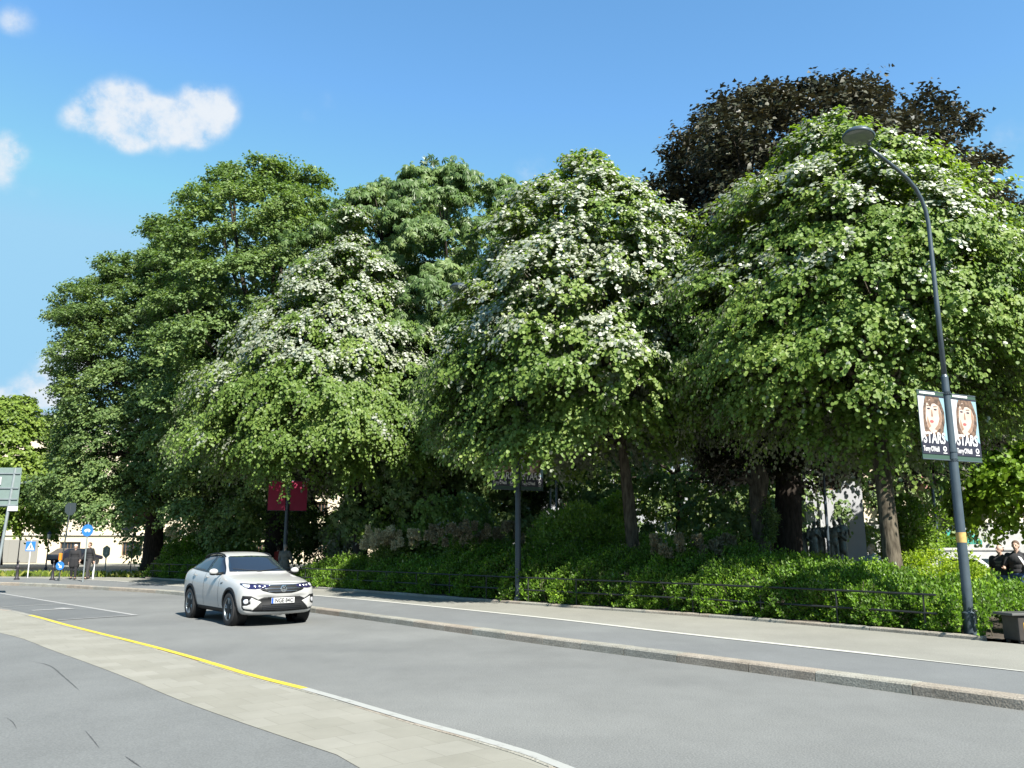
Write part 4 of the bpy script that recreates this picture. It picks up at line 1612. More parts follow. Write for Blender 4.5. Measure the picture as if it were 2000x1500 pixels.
def banner(name, label, origin, side, plain=False, hair_left=False):
    """origin on the pole axis at the lower edge; the sheet stretches 0.74 m along side*PERP"""
    W, Hh = .76, 1.33
    root = empty(name, origin)
    tag(root, label, 'banner', 'banners hung on the lamp posts')
    x0 = .1 if side > 0 else -.1 - W
    # local frame: x along PERP, y up, z towards the traffic (viewer side)
    F_ = frame((0, 0, 0), PERP, (0, 0, 1))

    def flat(nm, poly, lay, mt, th=.0012):
        m2 = MB()
        z = .008 + lay * .0016
        m2.prism(poly, z, z + th, F_)
        return m2.build(nm, mt, root)
    m2 = MB()
    m2.prism([(x0, 0), (x0 + W, 0), (x0 + W, Hh), (x0, Hh)], -.006, .006, F_)
    m2.build('panel', M_red if plain else M_bgreen, root)
    for y_ in (.0, Hh):
        m2 = MB()
        a_ = F_ @ Vector((0, y_, 0))
        b_ = F_ @ Vector((x0 + (W if side > 0 else 0), y_, 0))
        m2.tube([a_, b_], .014, n=8)
        m2.tube([F_ @ Vector((0, y_ - .03, 0)), F_ @ Vector((0, y_ + .03, 0))], .088, n=16)
        m2.build('bracket', M_pole, root, auto=40)
    if plain:
        return root
    a = x0 + .005
    b = x0 + W - .005
    flat('poster', [(a, .10), (b, .10), (b, Hh - .10), (a, Hh - .10)], 0, M_bblue)
    flat('poster_edge', [(a, .30), (a + W * .34, .30), (a + W * .22, Hh - .10), (a, Hh - .10)], 1, M_bwhite)
    # a generic close-up face: hair, face, shade, eyes, lips
    flat('hair', [(a + .13, .36), (a + .10, .70), (a + .12, .98), (a + .17, 1.14), (a + .22, 1.225), (a + .60, 1.225), (a + .66, 1.10), (a + .72, .94), (a + .71, .74), (a + .66, .60), (a + .62, .40), (a + .26, .30)], 2, M_hair)
    flat('face', [(a + .20, .66), (a + .17, .78), (a + .19, .95), (a + .22, 1.08), (a + .32, 1.17), (a + .46, 1.16), (a + .57, 1.07), (a + .635, .92), (a + .62, .76), (a + .55, .62), (a + .43, .53), (a + .33, .51), (a + .25, .56)], 3, M_skin)
    flat('shade', [(a + .47, .56), (a + .55, .63), (a + .615, .76), (a + .625, .90), (a + .57, 1.06), (a + .555, .92), (a + .56, .80), (a + .50, .68), (a + .40, .59)], 4, M_skin2)
    flat('cheek', [(a + .20, .70), (a + .24, .60), (a + .30, .64), (a + .25, .74), (a + .22, .84)], 4, M_skin2)
    flat('nose', [(a + .33, .84), (a + .36, .82), (a + .385, .845), (a + .37, .96), (a + .35, .97)], 4, M_skin2)
    for (ex, ey) in ((a + .275, .985), (a + .465, .975)):
        flat('eye', ell(ex, ey, .045, .017), 4, M_bdark)
        flat('brow', [(ex - .055, ey + .045), (ex + .06, ey + .055), (ex + .05, ey + .07), (ex - .045, ey + .065)], 4, M_hair)
    flat('lips', ell(a + .335, .735, .055, .03), 4, M_lip)
    flat('fringe', [(a + .24, 1.12), (a + .46, 1.21), (a + .58, 1.05), (a + .46, 1.10), (a + .38, 1.09), (a + .33, 1.02)], 5, M_hair)
    flat('neckline', [(a, .10), (b, .10), (b, .36), (a + .60, .44), (a + .56, .50), (a + .44, .47), (a + .30, .50), (a + .16, .43), (a + .05, .40), (a, .32)], 5, M_bdark)
    # lettering
    Mt = F_.copy()
    for (tx, ty, txt, sz, sx_, bo) in ((a + .35, .315, 'STARS', .30, .74, .006), (a + .245, .155, "Terry O'Neill", .135, .60, .003)):
        T = F_ @ Matrix.Translation((tx, ty, .019))
        put_text('lettering', txt, sz, M_ink, root, T, extr=.0008, sx=sx_, bold=bo, shear=.12 if txt == 'STARS' else 0)
    flat('emblem', ell(a + .63, .215, .052, .052), 6.2, M_ink)
    flat('emblem_ring', ell(a + .63, .222, .026, .026), 7.2, M_bdark)
    flat('emblem_text', [(a + .575, .125), (a + .685, .125), (a + .685, .14), (a + .575, .14)], 6.2, M_ink)
    flat('top_lettering', [(a + .06, Hh - .055), (a + .5, Hh - .055), (a + .5, Hh - .015), (a + .06, Hh - .015)], 1, M_ink)
    flat('top_bar', [(a, Hh - .10), (b, Hh - .10), (b, Hh - .075), (a, Hh - .075)], 6, M_bdark)
    return root


for i, (bp, dz) in enumerate(((LB[0], 3.42), (LB[1], 3.72), (LB[2], 3.25), (LB[3], 3.2))):
    plain = i >= 2
    nm = 'red_banner' if plain else 'portrait_banner'
    for side in (-1, 1):
        sd = 'left' if side < 0 else 'right'
        lab = {0: 'portrait poster banner on the %s side of the nearest grey lamp post' % sd,
               1: 'shaded exhibition banner on the %s side of the middle dark lamp post' % sd,
               2: 'plain crimson banner on the %s side of the post behind the car' % sd,
               3: 'dark red banner on the %s side of the farthest lamp post' % sd}[i]
        banner(nm, lab, (bp.x, bp.y, bp.z + dz - .13), side, plain)


# ------------------------------------------------------------------ the white car
M_car = mat_plain('car_paint', (.50, .50, .49), .3, 0.0, spec=.5, coat=.6)
M_black = mat_plain('black_plastic', (.010, .011, .012), .6, spec=.25)
M_gloss = mat_plain('gloss_black', (.008, .009, .012), .12, spec=.8)
M_chrome = mat_plain('chrome', (.62, .64, .66), .15, 1.0)
M_glass = mat_glass('car_glass', (.012, .018, .028), .03)
M_tyre = mat_plain('tyre_rubber', (.018, .018, .019), .85, bump=.3, bscale=40)
M_rim = mat_plain('rim_metal', (.23, .25, .26), .3, .9)
M_lampg = mat_plain('headlight_glass', (.02, .016, .075), .06, .1, spec=.8, coat=.6)
M_led = mat_plain('lamp_reflector', (.75, .76, .80), .2, .6)
M_plate = mat_plain('plate_white', (.62, .63, .62), .45)
M_pblue = mat_plain('plate_blue', (.02, .10, .50), .45)
M_ptext = mat_plain('plate_lettering', (.01, .01, .015), .6)
M_seat = mat_plain('cabin_dark', (.03, .03, .033), .8)


def build_car():
    Fw = G(446, 1221)
    Rw = G(377, 1207)
    hd = (Fw - Rw)
    yaw = math.atan2(hd.y, hd.x)
    Lw = 2.56
    mid = (Fw + Rw) / 2
    # both contacts are the car's right-hand wheels at local y = -0.79
    c, s_ = math.cos(yaw), math.sin(yaw)
    off = Vector((.01 * c + .85 * s_, .01 * s_ - .85 * c, 0))
    loc = Vector((mid.x, mid.y, 0)) - off
    car = empty('car', (loc.x, loc.y, 0.0), yaw)
    tag(car, 'small white crossover car driving along the road towards the camera', 'car')

    # sections: x, zbottom, wsill, wmid, zmid, wbelt, zbelt, wglass, zglass, wroof, zroof, ztop
    st = [(2.13, .40, .50, .58, .50, .57, .58, .54, .62, .40, .64, .64),
          (2.12, .30, .70, .76, .50, .74, .66, .68, .72, .45, .75, .76),
          (2.07, .24, .78, .84, .50, .82, .72, .74, .80, .50, .845, .855),
          (1.90, .22, .82, .875, .52, .855, .78, .76, .865, .52, .905, .915),
          (1.50, .21, .83, .885, .54, .87, .86, .755, .935, .53, .968, .978),
          (1.10, .21, .83, .885, .55, .88, .90, .755, .985, .53, 1.012, 1.022),
          (.86, .21, .83, .885, .55, .88, .92, .775, 1.01, .545, 1.04, 1.05),
          (.60, .21, .83, .885, .55, .88, .93, .79, 1.015, .575, 1.19, 1.205),
          (.18, .21, .83, .885, .55, .88, .95, .80, 1.02, .585, 1.415, 1.435),
          (-.15, .21, .83, .885, .55, .88, .96, .80, 1.03, .575, 1.475, 1.50),
          (-.60, .21, .83, .885, .55, .88, .98, .80, 1.05, .565, 1.49, 1.515),
          (-1.05, .21, .83, .885, .56, .88, 1.01, .79, 1.08, .555, 1.455, 1.48),
          (-1.45, .22, .83, .885, .58, .88, 1.03, .775, 1.10, .545, 1.36, 1.385),
          (-1.80, .24, .82, .87, .60, .86, 1.03, .745, 1.10, .52, 1.20, 1.225),
          (-2.00, .27, .79, .85, .60, .83, 1.00, .71, 1.04, .50, 1.08, 1.09),
          (-2.10, .32, .74, .81, .62, .79, .94, .66, .97, .45, .99, 1.0),
          (-2.14, .45, .60, .66, .62, .64, .80, .55, .82, .38, .84, .84)]

    def sect(r):
        x, zb, ws, wm, zm, wb, zbl, wg, zg, wr, zr, zt = r
        return [(0, zb), (ws * .8, zb), (ws, zb + .04), (wm, zm), (wb, zbl), (wg, zg), (wr, zr), (wr * .55, zt - .004), (0, zt)]
    # finer stations by smooth interpolation
    xs = [r[0] for r in st]
    arr = np.array([[p for q in sect(r) for p in q] for r in st])
    fx = []
    for i in range(len(xs) - 1):
        n = 4 if abs(xs[i] - xs[i + 1]) > .15 else 2
        fx += [xs[i] + (xs[i + 1] - xs[i]) * k / n for k in range(n)]
    fx.append(xs[-1])
    xsr = np.array(xs[::-1])
    cols = [np.interp(fx, xsr, arr[::-1, j]) for j in range(arr.shape[1])]
    # smooth the interpolated columns slightly, keeping the ends
    cols = [np.concatenate([[c_[0]], (c_[:-2] * .25 + c_[1:-1] * .5 + c_[2:] * .25), [c_[-1]]]) for c_ in cols]
    A = np.stack(cols, 1)
    vs, fs = [], []
    ring = None
    np_ = 9

    def plan(x, y):
        # front and rear bumpers curve back at the corners
        if x > 1.2:
            return x - .30 * (abs(y) / .88) ** 3 * ((x - 1.2) / .93) ** 1.3
        if x < -1.4:
            return x + .22 * (abs(y) / .88) ** 3 * ((-1.4 - x) / .74) ** 1.3
        return x
    for i, x in enumerate(fx):
        pts = [(A[i, 2 * k], A[i, 2 * k + 1]) for k in range(np_)]
        full = [(-y, z) for y, z in pts[::-1]][:-1] + pts[1:] if False else None
        loop = [(y, z) for y, z in pts] + [(-y, z) for y, z in pts[-2:0:-1]]
        for (y, z) in loop:
            vs.append((plan(x, y), y, z))
    nr = 2 * np_ - 2
    for i in range(len(fx) - 1):
        for k in range(nr):
            a = i * nr + k
            b = i * nr + (k + 1) % nr
            fs.append((a, b, b + nr, a + nr))
    fs.append(tuple(range(nr)))
    fs.append(tuple(range((len(fx) - 1) * nr + nr - 1, (len(fx) - 1) * nr - 1, -1)))
    me = bpy.data.meshes.new('body')
    me.from_pydata(vs, [], fs)
    bm = bmesh.new()
    bm.from_mesh(me)
    bmesh.ops.recalc_face_normals(bm, faces=bm.faces)
    bm.to_mesh(me)
    bm.free()
    body = link_mesh('body', me)
    ss = body.modifiers.new('s', 'SUBSURF')
    ss.levels = 2
    ss.render_levels = 2
    WR = .335
    wx = (1.285, -1.275)
    cut = MB()
    for x in wx:
        for sgn in (-1, 1):
            M = Matrix.Translation((x, sgn * .92, WR + .015)) @ Matrix.Rotation(math.radians(90), 4, 'X')
            cut.lathe([(.385, -.34), (.385, .34)], 40, M)
    co = cut.build('cutter')
    bo = body.modifiers.new('b', 'BOOLEAN')
    bo.operation = 'DIFFERENCE'
    bo.object = co
    bo.solver = 'EXACT'
    # the un-cut body is used to lay trim on
    dg = bpy.context.evaluated_depsgraph_get()
    bo.show_viewport = False
    dg.update()
    me0 = bpy.data.meshes.new_from_object(body.evaluated_get(dg))
    bo.show_viewport = True
    dg = bpy.context.evaluated_depsgraph_get()
    dg.update()
    me1 = bpy.data.meshes.new_from_object(body.evaluated_get(dg))
    bpy.data.objects.remove(body)
    bpy.data.objects.remove(co)
    bm = bmesh.new()
    bm.from_mesh(me0)
    bvh = BVHTree.FromBMesh(bm)
    bm.free()
    me1.materials.clear()
    me1.polygons.foreach_set('use_smooth', [True] * len(me1.polygons))
    try:
        me1.set_sharp_from_angle(angle=math.radians(38))
    except Exception:
        pass
    body = link_mesh('body', me1, M_car, car)
    # dark wheel housings
    for x in wx:
        for sgn in (-1, 1):
            hs = MB()
            M = Matrix.Translation((x, sgn * .72, WR + .015)) @ Matrix.Rotation(math.radians(90), 4, 'X')
            hs.lathe([(.38, -.15), (.381, .13), (.38, .14), (.001, .145)] if sgn < 0 else [(.001, -.145), (.38, -.14), (.381, -.13), (.38, .15)], 32, M, cap=False)
            hs.build('wheel_housing', M_black, car, smooth=True)

    def patch(name, poly, view, off, mat, parent=None, step=.04, thick=.0, inset=None):
        """lay an outline on the body. view 'F' poly is (y,z) seen from the front; 'S+'/'S-' poly is (x,z) on that side"""
        P2 = [Vector(p) for p in poly]
        # densify the outline
        out = []
        n = len(P2)
        for i in range(n):
            a, b = P2[i], P2[(i + 1) % n]
            k = max(1, int((b - a).length / step))
            out += [a.lerp(b, j / k) for j in range(k)]
        xs_ = [p.x for p in out]
        ys_ = [p.y for p in out]
        inner = []
        y = min(ys_) + step * .5
        row = 0
        while y < max(ys_):
            x = min(xs_) + step * (.5 + .5 * (row % 2))
            while x < max(xs_):
                q = Vector((x, y))
                ins = False
                j = len(P2) - 1
                for i in range(len(P2)):
                    a, b = P2[i], P2[j]
                    if (a.y > y) != (b.y > y) and x < (b.x - a.x) * (y - a.y) / (b.y - a.y) + a.x:
                        ins = not ins
                    j = i
                if ins and min((q - o).length for o in out) > step * .45:
                    inner.append(q)
                x += step
            y += step
            row += 1
        verts = out + inner
        v2, e2, f2, _, _, _ = geometry.delaunay_2d_cdt(verts, [], [list(range(len(out)))], 1, 1e-5)
        V = []
        for p in v2:
            if view == 'F':
                o_, d_ = Vector((4, p.x, p.y)), Vector((-1, 0, 0))
            elif view == 'B':
                o_, d_ = Vector((-4, p.x, p.y)), Vector((1, 0, 0))
            elif view == 'T':
                o_, d_ = Vector((p.x, p.y, 4)), Vector((0, 0, -1))
            else:
                sg = 1 if view == 'S+' else -1
                o_, d_ = Vector((p.x, 4 * sg, p.y)), Vector((0, -sg, 0))
            h, nn, _i, _d = bvh.ray_cast(o_, d_)
            if h is None:
                h, nn, _i, _d = bvh.find_nearest(o_ + d_ * 3.2)
            V.append(h + nn * off)
        m_ = MB()
        m_.add(V, [tuple(f) for f in f2])
        o = m_.build(name, mat, parent or car, smooth=True)
        me_ = o.data
        b = bmesh.new()
        b.from_mesh(me_)
        for f in b.faces:
            pass
        b.normal_update()
        # face outwards
        cen = Vector((0, 0, .7))
        flipn = [f for f in b.faces if f.normal.dot(f.calc_center_median() - cen) < 0]
        if len(flipn) > len(b.faces) / 2:
            bmesh.ops.reverse_faces(b, faces=b.faces)
        b.to_mesh(me_)
        b.free()
        if thick:
            so = o.modifiers.new('t', 'SOLIDIFY')
            so.thickness = thick
            so.offset = -1
        return o

    # windscreen
    ws = patch('windscreen', [(-.665, 1.085), (.665, 1.085), (.62, 1.19), (.525, 1.385), (.48, 1.41), (0, 1.422), (-.48, 1.41), (-.525, 1.385), (-.62, 1.19)], 'F', .006, M_glass, thick=.008)
    for sg in (-1, 1):
        m_ = MB()
        pts = []
        for (y, z) in ((sg * .05, 1.075), (sg * -.28, 1.10), (sg * -.55, 1.135)):
            h, nn, _i, _d = bvh.ray_cast(Vector((4, y - .03, z)), Vector((-1, 0, 0)))
            pts.append(h + nn * .022)
        m_.tube(pts, [.009, .007, .005], n=6)
        m_.build('wiper', M_black, car)
    # rear window
    patch('rear_window', [(-.52, 1.12), (.52, 1.12), (.44, 1.34), (-.44, 1.34)], 'B', .006, M_glass, thick=.008)
    for vw in ('S-', 'S+'):
        sg = -1 if vw == 'S-' else 1
        # dark surround then the two panes
        patch('window_surround', [(.66, 1.03), (.36, 1.215), (.08, 1.375), (-.20, 1.425), (-.60, 1.447), (-1.0, 1.415), (-1.30, 1.335), (-1.52, 1.20), (-1.60, 1.115), (-1.2, 1.095), (-.4, 1.055), (.3, 1.03)], vw, .004, M_gloss, thick=.006)
        patch('side_window', [(.56, 1.075), (.33, 1.20), (.06, 1.345), (-.20, 1.400), (-.27, 1.405), (-.33, 1.075), (.3, 1.055)], vw, .009, M_glass, thick=.004)
        patch('side_window', [(-.37, 1.408), (-.60, 1.42), (-.98, 1.39), (-1.26, 1.31), (-1.44, 1.20), (-1.50, 1.135), (-1.2, 1.12), (-.43, 1.08)], vw, .009, M_glass, thick=.004)
        # door seams
        for x, z1 in ((.60, .98), (-.36, 1.04), (-1.12, 1.06)):
            patch('door_seam', [(x - .005, .36), (x + .005, .36), (x + .005, z1), (x - .005, z1)], vw, .0025, M_black, step=.05)
        patch('sill_trim', [(-.86, .235), (.87, .235), (.86, .33), (-.85, .33)], vw, .006, M_black, thick=.01, step=.05)
        for x in (-.20, -1.02):
            m_ = MB()
            h, nn, _i, _d = bvh.ray_cast(Vector((x, 4 * sg, .955 if x > -.5 else .985)), Vector((0, -sg, 0)))
            m_.ball(h + nn * .022, (.10, .014, .017), 12, 8)
            m_.build('door_handle', M_car, car, smooth=True)
        # wheel-arch trims
        for x in wx:
            zc = WR + .015
            o = [(x + .435 * math.cos(a), zc + .435 * math.sin(a)) for a in np.linspace(math.radians(-18), math.radians(198), 26)]
            i_ = [(x + .380 * math.cos(a), zc + .380 * math.sin(a)) for a in np.linspace(math.radians(200), math.radians(-20), 26)]
            poly = [(px_, pz_) for (px_, pz_) in o + i_ if True]
            patch('arch_trim', poly, vw, .012, M_black, thick=.03, step=.03)
        # mirrors
        h, nn, _i, _d = bvh.ray_cast(Vector((.52, 4 * sg, 1.05)), Vector((0, -sg, 0)))
        mr = MB()
        mr.ball((.50, sg * .965, 1.09), (.058, .102, .066), 16, 12)
        mo = mr.build('mirror', M_car, car, smooth=True)
        m_ = MB()
        m_.tube([h, (.51, sg * .90, 1.035)], [.03, .028], n=8)
        m_.ball((.49, sg * .965, 1.045), (.055, .09, .035), 12, 8)
        m_.build('mirror_foot', M_black, mo, smooth=True)
        # roof rail
        m_ = MB()
        pts = []
        for x in np.linspace(.05, -1.32, 14):
            hh, n2, _i, _d = bvh.ray_cast(Vector((x, sg * .545, 4)), Vector((0, 0, -1)))
            e = min(1, min(.05 - x, x + 1.32) / .12)
            pts.append(hh + Vector((0, 0, .008 + .032 * max(0, e))))
        m_.tube(pts, [.014] + [.018] * 12 + [.012], n=8)
        m_.build('roof_rail', M_black, car, smooth=True)
        # side badge on the wing
        patch('wing_badge', [(.70, .86), (.83, .875), (.80, .845), (.72, .835)], vw, .006, M_gloss, thick=.004, step=.03)
    # front end -----------------------------------------------------------
    for sg in (-1, 1):
        v = [(.30, .80), (.30, .845), (.50, .862), (.68, .868), (.775, .872), (.79, .845), (.76, .80), (.70, .765), (.58, .758), (.42, .775)]
        hl = patch('headlight', [(sg * a, b) for a, b in v], 'F', .008, M_lampg, thick=.012, step=.03)
        v = [(.66, .845), (.765, .855), (.772, .83), (.745, .792), (.70, .79), (.67, .81)]
        patch('reflector', [(sg * a, b) for a, b in v], 'F', .014, M_led, hl, thick=.004, step=.02)
        for yy in (.40, .50, .585):
            patch('reflector', [(sg * (yy + .022 * math.cos(t)), .815 + .017 * math.sin(t)) for t in np.linspace(0, 6.0, 12)], 'F', .014, M_led, hl, thick=.004, step=.02)
    gr = patch('grille', [(-.33, .845), (.33, .845), (.33, .79), (.50, .758), (.44, .725), (.30, .69), (.18, .672), (-.18, .672), (-.30, .69), (-.44, .725), (-.50, .758), (-.33, .79)], 'F', .007, M_black, thick=.01, step=.03)
    for (z, w) in ((.828, .33), (.765, .42), (.715, .34)):
        patch('chrome_strip', [(-w, z - .004), (w, z - .004), (w, z + .004), (-w, z + .004)], 'F', .014, M_chrome, gr, thick=.005, step=.03)
    h, nn, _i, _d = bvh.ray_cast(Vector((4, 0, .765)), Vector((-1, 0, 0)))
    Mf = frame(h + Vector((.022, 0, 0)), (0, 1, 0), (0, 0, 1))
    m_ = MB()
    m_.lathe([(.058, -.004), (.072, -.004), (.074, .004), (.060, .008), (.058, .004)], 32, Mf, cap=False)

    def stroke(a, b, w=.0085):
        a, b = Vector(a), Vector(b)
        d = (b - a).normalized()
        s2 = Vector((-d.y, d.x)) * w
        m_.prism([a - s2, b - s2, b + s2, a + s2], 0, .006, Mf)
    em = m_
    for k in (-1, 1):
        stroke((k * .030, .052), (0, .006))
        stroke((k * .056, .022), (k * .026, -.052))
        stroke((k * .026, -.052), (0, -.006))
    em.build('emblem', M_chrome, car, auto=30)
    m_ = MB()
    m_.lathe([(.001, -.010), (.060, -.010), (.060, -.003), (.001, -.003)], 32, Mf, cap=False)
    m_.build('emblem_ground', M_gloss, car)
    # lower intake and corner frames
    lo = [(-.40, .60), (.40, .60), (.52, .555), (.66, .625), (.80, .63), (.815, .56), (.80, .40), (.77, .345), (.60, .318), (0, .300), (-.60, .318), (-.77, .345), (-.80, .40), (-.815, .56), (-.80, .63), (-.66, .625), (-.52, .555)]
    it = patch('lower_intake', lo, 'F', .006, M_black, thick=.01, step=.035)
    for sg in (-1, 1):
        bl_ = [(.655, .590), (.690, .530), (.660, .47), (.720, .435), (.785, .43), (.775, .385), (.735, .362), (.62, .345), (.53, .43), (.455, .50), (.56, .545)]
        patch('bumper_blade', [(sg * a, b) for a, b in bl_], 'F', .018, M_car, thick=.02, step=.025)
        fg = patch('fog_light', [(sg * (.745 + .040 * math.cos(t)), .515 + .048 * math.sin(t)) for t in np.linspace(0, 6.0, 16)], 'F', .014, M_led, thick=.01, step=.02)
    # intake mesh: a few horizontal bars
    for z in (.345, .375, .405, .435):
        patch('intake_bar', [(-.44, z - .004), (.44, z - .004), (.44, z + .004), (-.44, z + .004)], 'F', .012, M_gloss, it, thick=.006, step=.05)
    # bonnet shut line and creases
    patch('bonnet_seam', [(-.52, .872), (.52, .872), (.52, .878), (-.52, .878)], 'F', .003, M_black, step=.04)
    # plate
    h, nn, _i, _d = bvh.ray_cast(Vector((4, 0, .515)), Vector((-1, 0, 0)))
    M2 = frame((h.x + .03, 0, .525), (0, 1, 0), (0, 0, 1))
    pl_ = MB()
    pl_.prism([(-.262, -.058), (.262, -.058), (.262, .058), (-.262, .058)], -.012, 0, M2)
    plo = pl_.build('number_plate', M_plate, car, bevel=.003)
    m_ = MB()
    m_.prism([(-.258, -.054), (-.215, -.054), (-.215, .054), (-.258, .054)], .0006, .002, M2)
    m_.build('plate_strip', M_pblue, plo)
    put_text('plate_lettering', 'NGE 84C', .118, M_ptext, plo, M2 @ Matrix.Translation((.022, -.041, .0015)), extr=.0008, sx=.86, bold=.003)
    # wheels
    for wi, x in enumerate(wx):
        for sg in (-1, 1):
            w = empty('wheel', (x, sg * .785, WR))
            w.parent = car
            M = Matrix.Rotation(math.radians(90), 4, 'X') if sg < 0 else Matrix.Rotation(math.radians(-90), 4, 'X')
            t_ = MB()
            t_.lathe([(.225, -.10), (.30, -.105), (.325, -.095), (.335, -.07), (.335, .07), (.325, .095), (.30, .105), (.235, .10), (.225, .085), (.225, -.10)], 48, M, cap=False)
            t_.build('tyre', M_tyre, w, auto=40)
            r_ = MB()
            r_.lathe([(.232, .095), (.222, .098), (.214, .085), (.205, .02), (.200, -.08)], 40, M, cap=False)
            r_.lathe([(.001, .075), (.034, .074), (.045, .062), (.046, .02), (.001, .02)], 20, M, cap=False)
            for k in range(5):
                a = math.radians(72 * k + 20 + 31 * wi)
                for da in (-.13, .13):
                    p0 = M @ Vector((.035 * math.cos(a), .035 * math.sin(a), .055))
                    p1 = M @ Vector((.215 * math.cos(a + da), .215 * math.sin(a + da), .080))
                    r_.tube([p0, p0.lerp(p1, .5), p1], [.018, .015, .016], n=6)
            r_.build('rim', M_rim, w, auto=40)
            d_ = MB()
            d_.lathe([(.001, -.02), (.198, -.02), (.198, -.03), (.001, -.03)], 32, M, cap=False)
            d_.build('brake_disc', M_black, w)
    car.scale = (1.05, 1.06, 1.085)
    return car


CAR = build_car()


# ------------------------------------------------------------------ people
M_skinp = mat_plain('skin', (.62, .40, .30), .6)
M_dkcloth = mat_plain('black_cloth', (.014, .014, .017), .9)
M_dkcloth2 = mat_plain('dark_trousers', (.045, .044, .045), .9)
M_grcoat = mat_plain('grey_coat', (.11, .12, .115), .9, noise=.2)
M_jean = mat_plain('blue_denim', (.10, .19, .32), .9, noise=.15, nscale=10)
M_jean2 = mat_plain('dark_denim', (.05, .10, .24), .9, noise=.15, nscale=10)
M_tee = mat_plain('black_tshirt', (.03, .03, .034), .9)
M_print = mat_plain('shirt_print', (.22, .20, .16), .9)
M_flow = mat_plain('patterned_blouse', (.38, .42, .38), .9, noise=.7, nscale=22)
M_hairb = mat_plain('brown_hair', (.10, .055, .03), .8)
M_hairl = mat_plain('fair_hair', (.42, .28, .15), .8)
M_hairw = mat_plain('white_hair', (.70, .68, .60), .8)
M_shoe = mat_plain('shoe', (.02, .02, .02), .6)
M_shoew = mat_plain('pale_shoe', (.5, .5, .5), .6)
M_paper = mat_plain('paper', (.7, .7, .7), .7)
M_eye = mat_plain('eye', (.03, .02, .02), .3)


def blend(name, parts, voxel, mat, parent):
    """capsules and balls melted into one continuous surface"""
    m_ = MB()
    for p in parts:
        if p[0] == 'c':
            _, a, b, r0, r1 = p
            a, b = Vector(a), Vector(b)
            m_.tube([a, b], [r0, r1], n=14)
            m_.ball(a, r0, 14, 10)
            m_.ball(b, r1, 14, 10)
        else:
            _, c_, r = p
            m_.ball(c_, r, 18, 14)
    o = m_.build(name)
    md = o.modifiers.new('r', 'REMESH')
    md.mode = 'VOXEL'
    md.voxel_size = voxel
    sm = o.modifiers.new('s', 'SMOOTH')
    sm.factor = .5
    sm.iterations = 3
    dg = bpy.context.evaluated_depsgraph_get()
    me = bpy.data.meshes.new_from_object(o.evaluated_get(dg))
    bpy.data.objects.remove(o)
    me.name = name
    me.materials.clear()
    me.polygons.foreach_set('use_smooth', [True] * len(me.polygons))
    return link_mesh(name, me, mat, parent)


